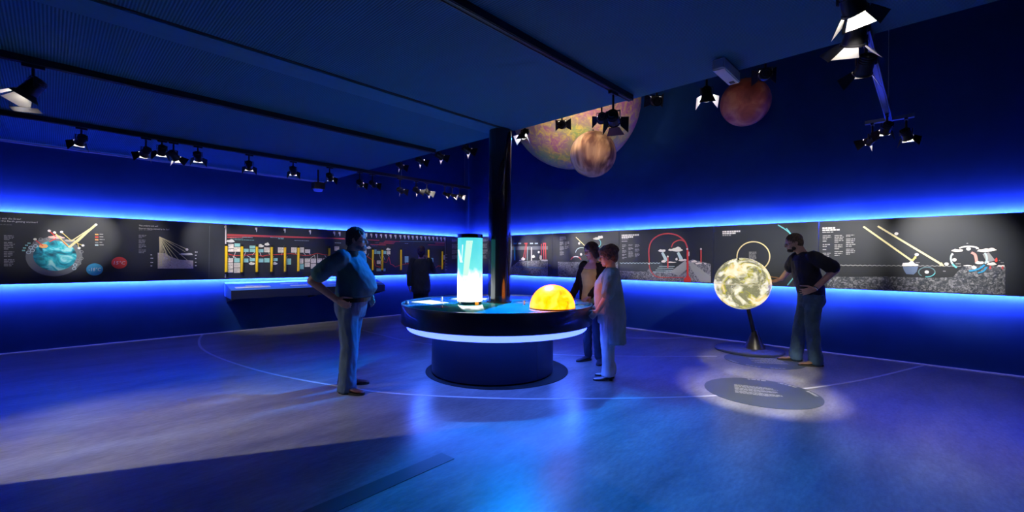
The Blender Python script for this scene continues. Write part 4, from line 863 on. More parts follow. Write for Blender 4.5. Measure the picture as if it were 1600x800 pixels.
bm = bmesh.new(); a0 = cone_o + Vector((0, 0, 0.25)); dgl = (gl - a0); a1 = a0 + dgl.normalized() * (dgl.length - 0.418); cyl(bm, a0, a1, 0.036, 16, 0.030); build('pole', bm, mat('stand_black', (0.012, 0.012, 0.015), 0.4), stand, auto=True)
globe = empty('earth_globe', gc); tag(globe, 'glowing yellow-white Earth globe with clouds, touched by the man in navy', 'globe')
gm = bpy.data.materials.new('globe_surface'); gm.use_nodes = True
nt = gm.node_tree; b = nt.nodes['Principled BSDF']; L = nt.links; b.inputs['Roughness'].default_value = 0.4
tc = nt.nodes.new('ShaderNodeTexCoord')
def nz(sc, det, dist, rough=0.6):
    n = nt.nodes.new('ShaderNodeTexNoise'); n.inputs['Scale'].default_value = sc; n.inputs['Detail'].default_value = det; n.inputs['Distortion'].default_value = dist; n.inputs['Roughness'].default_value = rough
    L.new(tc.outputs['Object'], n.inputs['Vector']); return n
na, nb, nc_ = nz(3.4, 5, 0.6), nz(4.2, 10, 1.6, .66), nz(20, 8, .8)
land = nt.nodes.new('ShaderNodeValToRGB'); L.new(na.outputs['Fac'], land.inputs['Fac'])
le = land.color_ramp.elements; le[0].position = .50; le[0].color = (0.24, 0.23, 0.12, 1); le[1].position = .60; le[1].color = (0.85, 0.60, 0.22, 1); l3 = le.new(.545); l3.color = (0.42, 0.40, 0.05, 1)
cl_r = nt.nodes.new('ShaderNodeValToRGB'); L.new(nb.outputs['Fac'], cl_r.inputs['Fac']); ce = cl_r.color_ramp.elements; ce[0].position = .46; ce[0].color = (0, 0, 0, 1); ce[1].position = .60; ce[1].color = (1, 1, 1, 1)
mx = nt.nodes.new('ShaderNodeMixRGB'); L.new(cl_r.outputs[0], mx.inputs['Fac']); L.new(land.outputs[0], mx.inputs[1]); mx.inputs[2].default_value = (1.0, 0.92, 0.66, 1)
m2 = nt.nodes.new('ShaderNodeMixRGB'); m2.blend_type = 'OVERLAY'; m2.inputs['Fac'].default_value = .45; L.new(mx.outputs[0], m2.inputs[1]); L.new(nc_.outputs['Fac'], m2.inputs[2])
L.new(m2.outputs[0], b.inputs['Emission Color']); b.inputs['Emission Strength'].default_value = 1.1; L.new(m2.outputs[0], b.inputs['Base Color'])
bm = bmesh.new(); bmesh.ops.create_uvsphere(bm, u_segments=64, v_segments=40, radius=0.415); gs = build('globe_shell', bm, gm, globe, smooth=True); gs.rotation_euler = (0.3, 0.5, 2.2)
bm = bmesh.new(); lathe(bm, [(0.4155, -0.006), (0.419, -0.006), (0.419, 0.006), (0.4155, 0.006), (0.4155, -0.006)], 72); eq = build('seam_ring', bm, mat('seam_cream', (0.6, 0.55, 0.4), 0.4, emit=(1, .9, .6), es=.5), globe)
pin_d = (UPV * 0.92 - RGT * 0.28 - FWD * .25).normalized()
bm = bmesh.new(); cyl(bm, pin_d * 0.41, pin_d * 0.445, 0.012, 10); build('axis_pin', bm, blk, globe)
hd = (RGT * 0.80 - FWD * 0.58 + UPV * 0.14).normalized()

# ------------------------------------------------------------------ people
from mathutils import noise as mnoise
FOLD = {'shirt': (0.010, (9, 9, 6)), 'polo_shirt': (0.009, (9, 9, 6)), 'trousers': (0.010, (12, 12, 4)), 'jeans': (0.009, (12, 12, 7)), 'cardigan': (0.009, (13, 13, 3.5)), 'yellow_top': (0.006, (10, 10, 5)), 'blouse': (0.006, (10, 10, 5)), 'hair': (0.006, (40, 40, 18))}
def remeshed(name, bm, voxel, smooth_n, mt, parent):
    bmesh.ops.recalc_face_normals(bm, faces=bm.faces[:])
    me = bpy.data.meshes.new('tmp'); bm.to_mesh(me); bm.free()
    ob = bpy.data.objects.new('tmp', me); COL.objects.link(ob)
    r = ob.modifiers.new('r', 'REMESH'); r.mode = 'VOXEL'; r.voxel_size = voxel
    if smooth_n:
        s = ob.modifiers.new('s', 'SMOOTH'); s.factor = 0.5; s.iterations = smooth_n
    dg = bpy.context.evaluated_depsgraph_get(); dg.update()
    out = bpy.data.meshes.new_from_object(ob.evaluated_get(dg)); out.name = name
    bpy.data.objects.remove(ob); bpy.data.meshes.remove(me)
    if name in FOLD:
        amp, fr = FOLD[name]; ns_ = [v.normal.copy() for v in out.vertices]
        for v, n_ in zip(out.vertices, ns_):
            p = Vector((v.co.x * fr[0], v.co.y * fr[1], v.co.z * fr[2] + v.co.x * 5)); t_ = mnoise.noise(p) + 0.5 * mnoise.noise(p * 2.3)
            v.co += n_ * amp * (1 - 1.6 * abs(t_))
    return link(name, out, mt, parent, smooth=True)
def limb(bm, pts, radii, seg=14, flat=1.0):
    """round-ended tapering chain of cones and balls"""
    pts = [Vector(p) for p in pts]
    for a, b, ra_, rb_ in zip(pts, pts[1:], radii, radii[1:]):
        n = max(2, int((b - a).length / (0.6 * min(ra_, rb_)) + 1)); 
        tube(bm, [a + (b - a) * k / n for k in range(n + 1)], [ra_ + (rb_ - ra_) * k / n for k in range(n + 1)], seg)
    for p, r in zip(pts, radii): ball(bm, p, r, sub=2)
def loft(bm, rings, seg=28, power=2.4):
    """rings: (cx, cy, cz, rx, ry[, yaw]) stacked bottom to top, superelliptic sections"""
    R = []
    for g in rings:
        cx, cy, cz, rx, ry = g[:5]; yw = g[5] if len(g) > 5 else 0; row = []
        for k in range(seg):
            a = 2 * math.pi * k / seg; c, s = math.cos(a), math.sin(a)
            x = rx * math.copysign(abs(c) ** (2 / power), c); y = ry * math.copysign(abs(s) ** (2 / power), s)
            row.append(bm.verts.new((cx + x * math.cos(yw) - y * math.sin(yw), cy + x * math.sin(yw) + y * math.cos(yw), cz)))
        R.append(row)
    for a, b in zip(R, R[1:]):
        for k in range(seg): bm.faces.new((a[k], a[(k + 1) % seg], b[(k + 1) % seg], b[k]))
    bm.faces.new(R[0]); bm.faces.new(R[-1])
def hand(bm, wrist, d, n, curl, spread=0.05, side=1, s=1.0, thumb_open=0.6):
    """palm and five fingers: d = pointing direction, n = palm normal (fingers curl towards it), side=+1 thumb on +(d x n)"""
    w = Vector(wrist); d = Vector(d).normalized(); n = Vector(n); n = (n - d * n.dot(d)).normalized(); t = d.cross(n) * side
    for k in range(4):                                                       # palm
        off_ = (0.028 - 0.0187 * k) * s
        limb(bm, [w + t * off_ * 0.6, w + d * 0.085 * s + t * off_], [0.015 * s, 0.0135 * s], 10)
    lens = (0.068, 0.078, 0.072, 0.056)
    for k in range(4):
        p = w + d * 0.085 * s + t * (0.030 - 0.020 * k) * s; ang = 0.0; pts = [p]; dd = d + t * spread * (1.5 - k)
        for j, f in enumerate((0.45, 0.32, 0.23)):
            ang += curl * (0.75, 1.0, 0.8)[j]
            v = (dd * math.cos(ang) + n * math.sin(ang)).normalized(); p = p + v * lens[k] * f * s; pts.append(p)
        limb(bm, pts, [0.0095 * s, 0.0088 * s, 0.008 * s, 0.0068 * s], 8)
    p0 = w + d * 0.022 * s + t * 0.030 * s; v1 = (d * 0.7 + t * thumb_open + n * 0.35).normalized(); v2 = (d * 0.9 + t * thumb_open * 0.4 + n * 0.5).normalized()
    limb(bm, [p0, p0 + v1 * 0.045 * s, p0 + v1 * 0.045 * s + v2 * 0.030 * s, p0 + v1 * 0.045 * s + v2 * 0.08 * s], [0.014 * s, 0.011 * s, 0.0095 * s, 0.0075 * s], 8)
def head_rot(yaw, pitch, roll=0.0): return Matrix.Rotation(yaw, 3, 'Z') @ Matrix.Rotation(pitch, 3, 'Y') @ Matrix.Rotation(roll, 3, 'X')
def head(bm, c, Q, neck, s=1.0, jaw=1.0):
    c = Vector(c); f = lambda x, y, zz: c + Q @ (Vector((x, y, zz)) * s)
    e = lambda p, r, sub=3: ball(bm, f(*p), [q * s for q in r], Q, sub)
    e((-0.012, 0, 0.030), (0.098, 0.076, 0.092)); e((0.022, 0, -0.038), (0.068, 0.060 * jaw, 0.080)); e((0.062, 0, -0.094), (0.026, 0.028, 0.020), 2)
    limb(bm, [f(0.082, 0, 0.018), f(0.104, 0, -0.022)], [0.009 * s, 0.014 * s], 8); e((0.094, 0.011, -0.027), (0.010, 0.008, 0.008), 2); e((0.094, -0.011, -0.027), (0.010, 0.008, 0.008), 2)
    for y in (-1, 1):
        limb(bm, [f(0.078, y * 0.014, 0.026), f(0.068, y * 0.046, 0.022)], [0.009 * s, 0.008 * s], 8)      # brow
        e((0.055, y * 0.040, -0.022), (0.024, 0.020, 0.020), 2)                                           # cheek
        e((-0.012, y * 0.074, -0.008), (0.018, 0.009, 0.031), 2); e((-0.004, y * 0.076, -0.028), (0.010, 0.007, 0.012), 2)   # ear
    e((0.084, 0, -0.056), (0.010, 0.022, 0.006), 2); e((0.081, 0, -0.069), (0.010, 0.019, 0.007), 2)       # lips
    limb(bm, [f(-0.030, 0, -0.045), Vector(neck)], [0.055 * s, 0.060 * s], 14)
def face_details(root, c, Q, s, lip, iris=(0.05, 0.04, 0.03)):
    c = Vector(c); f = lambda x, y, zz: c + Q @ (Vector((x, y, zz)) * s)
    for y in (-1, 1):
        bm = bmesh.new(); ball(bm, f(0.0745, y * 0.031, 0.004), [0.012 * s, 0.014 * s, 0.008 * s], Q, 2); ey = build('eye', bm, mat('eye_white', (0.7, 0.68, 0.66), 0.25), root, smooth=True)
        bm = bmesh.new(); ball(bm, f(0.0835, y * 0.031, 0.003), [0.005 * s, 0.0065 * s, 0.0065 * s], Q, 2); build('iris', bm, mat('iris_dark', iris, 0.2), ey, smooth=True)
    bm = bmesh.new(); ball(bm, f(0.0905, 0, -0.062), [0.0055 * s, 0.021 * s, 0.0075 * s], Q, 2); build('lips', bm, lip, root, smooth=True)
def shoe(root, heel, yaw, ln, mt, sole_m, hgt=0.075, heel_h=0.0, wdt=0.046):
    d = Vector((math.cos(yaw), math.sin(yaw), 0)); n = Vector((-d.y, d.x, 0)); h0 = Vector((heel[0], heel[1], 0))
    bm = bmesh.new(); k = ln / 0.27
    prof = ((0.0, 0.030, hgt * .8), (0.04, 0.038, hgt * 1.15), (0.10, 0.040, hgt * 1.05), (0.16, wdt, hgt * .72), (0.21, wdt * 1.02, hgt * .58), (0.25, wdt * .78, hgt * .48), (0.272, wdt * .40, hgt * .34))
    R = []
    for x, w_, t in prof:
        row = []
        lift = heel_h * max(0, 1 - x / 0.15)
        for a in range(14):
            A = 2 * math.pi * a / 14; y = w_ * math.cos(A); zz = 0.016 + (t - 0.012) * max(0.0, 0.5 + 0.5 * math.sin(A)) ** 0.7
            row.append(bm.verts.new(h0 + d * x * k + n * y + Vector((0, 0, zz + lift))))
        R.append(row)
    for a, b in zip(R, R[1:]):
        for j in range(14): bm.faces.new((a[j], a[(j + 1) % 14], b[(j + 1) % 14], b[j]))
    bm.faces.new(R[0]); bm.faces.new(R[-1])
    sh = build('shoe', bm, mt, root, smooth=True)
    bm = bmesh.new(); lo_, hi = [], []
    pts = [(x * k, w_ * 1.06) for x, w_, t in prof]; outline = [(-0.006, 0.02)] + pts + [(prof[-1][0] * k + 0.006, 0.01)]
    loop = [(x, y) for x, y in outline] + [(x, -y) for x, y in outline[::-1]]
    for x, y in loop:
        lift = heel_h * max(0, 1 - x / 0.15)
        p = h0 + d * x + n * y; lo_.append(bm.verts.new(p + Vector((0, 0, 0.0015 + lift * .9)))); hi.append(bm.verts.new(p + Vector((0, 0, 0.020 + lift))))
    bm.faces.new(lo_); bm.faces.new(hi[::-1])
    for j in range(len(loop)): bm.faces.new((lo_[j], lo_[(j + 1) % len(loop)], hi[(j + 1) % len(loop)], hi[j]))
    build('sole', bm, sole_m, sh)
    if heel_h:
        bm = bmesh.new(); p = h0 + d * 0.03; cyl(bm, p + Vector((0, 0, 0.001)), p + Vector((0, 0, heel_h + 0.01)), 0.020, 12, 0.026); build('heel', bm, sole_m, sh, smooth=True)
    return sh
def cloth(name, col, rough=0.85, bump=0.5, bscale=9.0, noise=0.12):
    return mat(name, col, rough, noise=noise, nscale=6, bump=bump, bscale=bscale, spec=0.3)
skin_m = mat('skin', (0.58, 0.34, 0.25), 0.5, noise=0.06, nscale=20); lip_m = mat('lips', (0.45, 0.17, 0.15), 0.45)
class Person:
    def __init__(s, name, px, dep, face, label):
        p = at_depth(px, 405, dep); s.o = Vector((p.x, p.y, 0)); d = cam_dir(*face); s.yaw = math.atan2(d.y, d.x)
        s.root = empty('person', s.o, s.yaw); tag(s.root, label, 'person')
        s.M = (Matrix.Translation(s.o) @ Matrix.Rotation(s.yaw, 4, 'Z')).inverted()
    def px(s, x, y, dep): return s.M @ at_depth(x, y, dep)
    def w(s, p): return s.M @ Vector(p)

# --- man on the left, hand on hip
def man_left():
    q = Person('person', 549, 4.86, (1.0, -0.06), 'heavy-set man in a blue short-sleeved shirt, hand on hip, left of the table'); r = q.root
    sh_r, sh_l = Vector((-0.03, -0.205, 1.465)), Vector((-0.01, 0.205, 1.465)); el, wr = Vector((-0.275, -0.33, 1.215)), Vector((-0.055, -0.245, 1.015))
    el2, wr2 = Vector((-0.12, 0.34, 1.19)), Vector((0.10, 0.27, 1.0))
    hc, Q = Vector((0.065, 0, 1.655)), head_rot(R_(4), R_(4)); nk = (-0.01, 0, 1.47)
    bm = bmesh.new(); head(bm, hc, Q, nk, 1.06, 1.12)
    loft(bm, [(0, 0, 0.85, .12, .15), (0.03, 0, 1.1, .14, .16), (0.01, 0, 1.35, .11, .17), (-0.01, 0, 1.49, .06, .09)])
    for a, b, c in ((sh_r, el, wr), (sh_l, el2, wr2)): limb(bm, [a, b, c], [.055, .047, .033])
    hand(bm, wr, (0.85, 0.10, -0.52), (0.2, 1, 0.2), 0.28, side=1, s=1.05); hand(bm, wr2, (0.6, -0.5, -0.6), (-0.2, -1, 0), 0.3, side=-1, s=1.05)
    for hp, kn, an in (((0, -.10, .86), (0.02, -.11, .48), (0.02, -.12, .08)), ((-.02, .10, .86), (-.07, .14, .48), (-.11, .17, .08))): limb(bm, [hp, kn, an], [.07, .05, .036])
    remeshed('body', bm, 0.0065, 2, skin_m, r)
    face_details(r, hc, Q, 1.06, lip_m)
    bm = bmesh.new()                                                   # shirt
    loft(bm, [(0.015, 0, 1.022, .160, .185), (0.04, 0, 1.045, .185, .195), (0.065, 0, 1.12, .205, .200), (0.055, 0, 1.24, .185, .200), (0.02, 0, 1.36, .148, .195), (-0.01, 0, 1.44, .115, .185), (-0.01, 0, 1.49, .078, .120), (0.0, 0, 1.515, .066, .072)])
    for a, b, y in ((sh_r, el, -1), (sh_l, el2, 1)):
        limb(bm, [a + Vector((0.01, -y * .03, -.01)), a + (b - a) * 0.45, a + (b - a) * 0.74], [.088, .084, .088])
    shirt = remeshed('shirt', bm, 0.011, 4, cloth('shirt_blue', (0.06, 0.16, 0.20), bump=0.8, bscale=7), r)
    bm = bmesh.new(); lathe(bm, [(0.058, 1.495), (0.072, 1.49), (0.070, 1.53), (0.060, 1.535), (0.058, 1.495)], 28, (0.004, 0, 0)); build('collar', bm, cloth('shirt_blue', ()), shirt, smooth=True)
    bm = bmesh.new()
    prev = None
    for x, zz in ((0.155, 1.0), (0.226, 1.03), (0.271, 1.12), (0.241, 1.24), (0.170, 1.36), (0.108, 1.44)):
        row = [bm.verts.new((x + 0.001, y, zz)) for y in (-0.020, 0.020)]
        if prev: bm.faces.new((prev[0], prev[1], row[1], row[0]))
        prev = row
    build('placket', bm, mat('placket_dark', (0.05, 0.12, 0.17), 0.8), shirt)
    bm = bmesh.new()                                                   # trousers
    loft(bm, [(0.0, 0, 0.80, .125, .175), (0.0, 0, 0.88, .148, .188), (0.005, 0, 0.96, .160, .190), (0.015, 0, 1.01, .165, .190)])
    for hp, kn, an in (((0.005, -.092, .86), (0.03, -.112, .50), (0.015, -.125, .055)), ((-.015, .092, .86), (-.06, .14, .50), (-.115, .17, .055))): limb(bm, [hp, kn, an], [.108, .082, .088])
    for lx, ly in ((0.02, -.125), (-.115, .17)): loft(bm, [(lx - .005, ly, 0.022, .098, .085), (lx, ly, 0.12, .088, .078), (lx + .005, ly, .2, .07, .065)], 20, 2.0)
    tr = remeshed('trousers', bm, 0.011, 3, cloth('trousers_blue_grey', (0.115, 0.17, 0.25), bump=0.7, bscale=6), r)
    bm = bmesh.new(); loft(bm, [(0.014, 0, 0.978, .186, .206), (0.018, 0, 1.020, .188, .207)]); build('belt', bm, mat('belt_black', (0.012, 0.011, 0.010), 0.4), r, smooth=False)
    bm = bmesh.new(); limb(bm, [(0.07, -0.205, 0.985), (0.085, -0.212, 0.93), (0.06, -0.212, 0.92)], [.006] * 3, 6); build('key_clip', bm, mat('metal_pale', (0.7, 0.7, 0.7), 0.3, metal=0.8), r, smooth=True)
    brown = mat('shoe_red_brown', (0.15, 0.045, 0.03), 0.4); sole = mat('sole_dark', (0.03, 0.025, 0.02), 0.7)
    shoe(r, (-0.055, -0.13), R_(-12), 0.29, brown, sole); shoe(r, (-0.17, 0.17), R_(10), 0.29, brown, sole)
    bm = bmesh.new(); f = lambda x, y, zz: hc + Q @ (Vector((x, y, zz)) * 1.06)        # hair, short and greying
    for p, rr in (((-0.022, 0, 0.048), (0.098, 0.082, 0.086)), ((-0.055, 0, 0.005), (0.062, 0.080, 0.075)), ((-0.065, 0, -0.035), (0.045, 0.066, 0.045))): ball(bm, f(*p), [k * 1.06 for k in rr], Q)
    for y in (-1, 1): ball(bm, f(0.012, y * 0.066, 0.012), (0.022, 0.016, 0.032), Q, 2)
    remeshed('hair', bm, 0.008, 2, mat('hair_dark_grey', (0.045, 0.042, 0.04), 0.75, noise=.5, nscale=60, bump=.8, bscale=90), r)
    bm = bmesh.new(); ball(bm, f(0.066, 0, -0.083), (0.042, 0.050, 0.036), Q); ball(bm, f(0.03, 0.045, -0.06), (0.035, 0.02, 0.04), Q, 2); ball(bm, f(0.03, -0.045, -0.06), (0.035, 0.02, 0.04), Q, 2)
    remeshed('beard', bm, 0.008, 2, mat('beard_grey', (0.20, 0.19, 0.18), 0.8, noise=.4, nscale=60, bump=.6, bscale=90), r)
    glasses(r, hc, Q, 1.06)
def glasses(r, hc, Q, s):
    f = lambda x, y, zz: Vector(hc) + Q @ (Vector((x, y, zz)) * s); bm = bmesh.new()
    for y in (-1, 1):
        tube(bm, [f(0.096, y * 0.033 + 0.021 * math.cos(a), 0.003 + 0.014 * math.sin(a)) for a in [k * math.pi / 8 for k in range(17)]], 0.0018, 6)
        tube(bm, [f(0.095, y * 0.054, 0.008), f(0.06, y * 0.072, 0.009), f(-0.015, y * 0.081, 0.006)], 0.002, 6)
    tube(bm, [f(0.099, -0.012, 0.006), f(0.103, 0, 0.009), f(0.099, 0.012, 0.006)], 0.0018, 6)
    build('glasses', bm, mat('glasses_frame', (0.03, 0.03, 0.03), 0.3, metal=0.5), r, smooth=True)
man_left()

# --- man in navy polo touching the globe
def man_right():
    q = Person('person', 1264, 6.22, (-0.95, 0.20), 'man in navy polo shirt and jeans leaning to touch the glowing globe'); r = q.root
    k = 1.045
    V = lambda x, y, zz: Vector((x * k, y * k, zz * k))
    sh_l, sh_r = V(0.02, 0.20, 1.455), V(0.09, -0.20, 1.445)
    el, wr = q.px(1306, 421, 5.95), q.px(1272, 452, 5.98)
    hnd = gc + (RGT * 0.86 - FWD * 0.45 + UPV * 0.16).normalized() * 0.445; wr2 = q.w(hnd + (RGT * 0.085 - FWD * .06 + UPV * 0.02)); el2 = (sh_r + wr2) / 2 + Vector((0, 0.0, -0.045))
    hc, Q = V(0.185, -0.01, 1.640), head_rot(R_(-6), R_(16)); nk = V(0.06, 0, 1.46)
    bm = bmesh.new(); head(bm, hc, Q, nk, 1.06, 1.05)
    loft(bm, [V(-0.01, 0, .86)[:] + (.11, .14), V(0, 0, 1.1)[:] + (.12, .15), V(0.05, 0, 1.35)[:] + (.10, .17), V(0.06, 0, 1.48)[:] + (.06, .09)])
    limb(bm, [sh_l, el, wr], [.055, .048, .034]); limb(bm, [sh_r, el2, wr2], [.055, .047, .034])
    hand(bm, wr, Vector((0.75, -0.05, -0.25)), (0.1, -1, 0.1), 0.25, spread=.12, side=-1, s=1.08)
    hd_ = (q.M.to_3x3() @ (hnd - (hnd + (RGT * 0.085 - FWD * .06 + UPV * 0.02)))).normalized()
    hand(bm, wr2, hd_ + Vector((0, 0, -.25)), q.M.to_3x3() @ (gc - hnd), 0.35, side=1, s=1.05)
    for hp, kn, an in ((V(-.02, .09, .86), V(0.0, .09, .48), V(-.05, .10, .08)), (V(-.02, -.09, .86), V(0.06, -.12, .48), V(0.08, -.17, .08))): limb(bm, [hp, kn, an], [.07, .05, .036])
    remeshed('body', bm, 0.0068, 2, skin_m, r); face_details(r, hc, Q, 1.06, lip_m)
    bm = bmesh.new()
    loft(bm, [V(-.03, 0, .945)[:] + (.148, .182), V(-.01, 0, 1.05)[:] + (.160, .185), V(0.02, 0, 1.18)[:] + (.160, .188), V(0.045, 0, 1.30)[:] + (.150, .198), V(0.06, 0, 1.40)[:] + (.128, .200), V(0.06, 0, 1.455)[:] + (.095, .165), V(0.065, 0, 1.495)[:] + (.068, .085)])
    limb(bm, [sh_l + Vector((0, -.03, -.01)), sh_l + (el - sh_l) * .5, sh_l + (el - sh_l) * .80], [.088, .088, .094]); limb(bm, [sh_r + Vector((0, .03, -.01)), sh_r + (el2 - sh_r) * .45, sh_r + (el2 - sh_r) * .72], [.085, .078, .080])
    polo = remeshed('polo_shirt', bm, 0.011, 4, cloth('polo_navy', (0.014, 0.015, 0.026), .7, bump=0.7, bscale=7), r)
    bm = bmesh.new(); lathe(bm, [(0.062, 0), (0.078, -.010), (0.074, .035), (0.064, .045), (0.062, 0)], 28, V(0.07, 0, 1.475)); build('collar', bm, cloth('polo_navy', ()), polo, smooth=True)
    bm = bmesh.new()
    loft(bm, [V(-.02, 0, .78)[:] + (.13, .165), V(-.035, 0, .86)[:] + (.155, .182), V(-.03, 0, .93)[:] + (.150, .180), V(-.025, 0, .99)[:] + (.145, .175)])
    for hp, kn, an in ((V(-.02, .088, .86), V(-.005, .095, .50), V(-.05, .10, .06)), (V(-.02, -.088, .86), V(0.055, -.125, .50), V(0.085, -.17, .06))):
        limb(bm, [hp, kn, an], [.108, .082, .082]); loft(bm, [(an.x, an.y, 0.03, .085, .080), (an.x, an.y, 0.14, .080, .074), (an.x, an.y, .24, .06, .06)], 20, 2.0)
    remeshed('jeans', bm, 0.011, 3, cloth('jeans_blue', (0.055, 0.105, 0.165), bump=0.8, bscale=7, noise=.3), r)
    tan = mat('shoe_brown', (0.24, 0.14, 0.085), 0.5); sole = mat('sole_dark', (0.03, 0.025, 0.02), 0.7)
    shoe(r, V(-.13, .10, 0), R_(6), 0.31, tan, sole); shoe(r, V(0.01, -.17, 0), R_(-4), 0.31, tan, sole)
    f = lambda x, y, zz: hc + Q @ (Vector((x, y, zz)) * 1.06); bm = bmesh.new()
    for p, rr in (((-0.020, 0, 0.044), (0.098, 0.080, 0.084)), ((-0.056, 0, 0.0), (0.058, 0.078, 0.07)), ((-0.065, 0, -0.03), (0.042, 0.064, 0.04))): ball(bm, f(*p), [a * 1.06 for a in rr], Q)
    remeshed('hair', bm, 0.008, 2, mat('hair_brown_short', (0.13, 0.085, 0.055), 0.7, noise=.5, nscale=60, bump=.8, bscale=90), r)
    bm = bmesh.new(); ball(bm, f(0.062, 0, -0.086), (0.044, 0.048, 0.032), Q); ball(bm, f(0.028, 0.047, -0.058), (0.032, 0.018, 0.042), Q, 2); ball(bm, f(0.028, -0.047, -0.058), (0.032, 0.018, 0.042), Q, 2)
    remeshed('beard', bm, 0.008, 2, mat('beard_dark', (0.07, 0.05, 0.04), 0.8, noise=.4, nscale=60, bump=.6, bscale=90), r)
    glasses(r, hc, Q, 1.06)
    bm = bmesh.new(); dw = (wr - el).normalized(); pw = wr - dw * 0.02; tube(bm, [pw - dw * .012, pw + dw * .012], [.040, .040], 18); build('wristwatch', bm, mat('watch_metal', (0.5, 0.5, 0.52), 0.25, metal=0.8), r, smooth=True)
man_right()

# --- woman in yellow top and dark cardigan behind the table
def woman_yellow():
    q = Person('person', 927, 6.25, (-0.72, -0.70), 'dark-haired woman in yellow top and black cardigan standing behind the table'); r = q.root
    k = 0.985; V = lambda x, y, zz: Vector((x * k, y * k, zz * k))
    sh_r, sh_l = V(-.005, -.165, 1.395), V(-.005, .165, 1.395)
    wr_l = q.px(921, 464, 5.98); wr_r = q.px(893, 470, 6.25)
    wr_l.z = max(wr_l.z, ZT + .03); wr_r.z = ZT + .035
    el_l = (sh_l + wr_l) / 2 + Vector((-.09, .06, -.0)); el_r = (sh_r + wr_r) / 2 + Vector((-.10, -.05, 0))
    hc, Q = V(0.055, 0, 1.600), head_rot(R_(-22), R_(15)); nk = V(0, 0, 1.42)
    bm = bmesh.new(); head(bm, hc, Q, nk, 0.98, .93)
    loft(bm, [V(0, 0, .85)[:] + (.10, .14), V(0.0, 0, 1.05)[:] + (.09, .125), V(0.02, 0, 1.25)[:] + (.095, .14), V(0.012, 0, 1.36)[:] + (.085, .155), V(0, 0, 1.44)[:] + (.05, .08)])
    for a, b, c, sd_ in ((sh_r, el_r, wr_r, 1), (sh_l, el_l, wr_l, -1)):
        limb(bm, [a, b, c], [.042, .036, .026]); hand(bm, c, (0.9, 0.1 * sd_, -0.30), (0, 0, -1), 0.10, spread=.1, side=-sd_, s=.92)
    for y in (-1, 1): limb(bm, [V(0, .08 * y, .86), V(0.01, .085 * y, .48), V(-.02, .09 * y, .08)], [.065, .045, .032])
    remeshed('body', bm, 0.0065, 2, mat('skin_fair', (0.66, 0.43, 0.33), .5, noise=.05, nscale=20), r); face_details(r, hc, Q, .98, lip_m)
    bm = bmesh.new()                                                   # yellow top
    loft(bm, [V(0.0, 0, .86)[:] + (.138, .165), V(0.01, 0, .98)[:] + (.130, .150), V(0.015, 0, 1.10)[:] + (.112, .135), V(0.03, 0, 1.21)[:] + (.122, .142), V(0.04, 0, 1.27)[:] + (.120, .145), V(0.02, 0, 1.335)[:] + (.098, .13)])
    for y in (-1, 1): limb(bm, [V(0.05, .075 * y, 1.31), V(0.03, .080 * y, 1.39), V(-.01, .078 * y, 1.43)], [.050, .030, .024])
    for y in (-1, 1): ball(bm, V(0.095, .068 * y, 1.235), (.052, .056, .056), None, 2)
    remeshed('yellow_top', bm, 0.010, 3, cloth('top_yellow', (0.86, 0.74, 0.24), bump=.4), r)
    bm = bmesh.new()                                                   # cardigan: back, sides and sleeves, open in front
    loft(bm, [V(-.055, 0, .82)[:] + (.125, .185), V(-.05, 0, 1.0)[:] + (.115, .168), V(-.045, 0, 1.15)[:] + (.10, .155), V(-.03, 0, 1.30)[:] + (.098, .168), V(-.02, 0, 1.385)[:] + (.085, .160), V(-.015, 0, 1.43)[:] + (.060, .095)])
    for y, a, b, c in ((-1, sh_r, el_r, wr_r), (1, sh_l, el_l, wr_l)):
        limb(bm, [a, b, b + (c - b) * .92], [.063, .054, .042]); limb(bm, [V(0.02, .115 * y, 1.40), V(0.075, .135 * y, 1.25), V(0.06, .150 * y, 1.05), V(0.055, .165 * y, .85)], [.036, .034, .032, .034])
    remeshed('cardigan', bm, 0.010, 3, cloth('cardigan_black', (0.018, 0.014, 0.014), .9, bump=.6), r)
    bm = bmesh.new(); loft(bm, [V(0, 0, .78)[:] + (.12, .155), V(0, 0, .88)[:] + (.128, .162), V(0, 0, .95)[:] + (.115, .145)])
    for y in (-1, 1): limb(bm, [V(0, .078 * y, .84), V(0.015, .085 * y, .48), V(-.02, .092 * y, .09)], [.095, .064, .052])
    remeshed('jeans', bm, 0.010, 3, cloth('jeans_dark', (0.02, 0.028, 0.06), bump=.8, bscale=9), r)
    sm = mat('shoe_dark', (0.04, 0.04, 0.06), 0.35); sole = mat('sole_dark', (0.03, 0.025, 0.02), 0.7)
    for y in (-1, 1): shoe(r, V(-.07, .092 * y, 0), R_(20 * y + 8), 0.25, sm, sole, .06, 0, .040)
    f = lambda x, y, zz: hc + Q @ (Vector((x, y, zz)) * .98); bm = bmesh.new()   # chin-length bob
    for p, rr in (((-0.022, 0, 0.040), (0.100, 0.086, 0.092)), ((-0.055, 0, -0.02), (0.062, 0.085, 0.085)), ((-0.06, 0, -0.075), (0.05, 0.075, 0.05))): ball(bm, f(*p), rr, Q)
    for y in (-1, 1): limb(bm, [f(0.035, .066 * y, .065), f(0.022, .083 * y, .0), f(0.005, .084 * y, -.06), f(-.01, .075 * y, -.10)], [.024, .023, .026, .020])
    remeshed('hair', bm, 0.008, 2, mat('hair_dark_brown', (0.035, 0.018, 0.014), 0.5, noise=.4, nscale=40, bump=.7, bscale=60), r)
    glasses(r, hc, Q, .98)
woman_yellow()

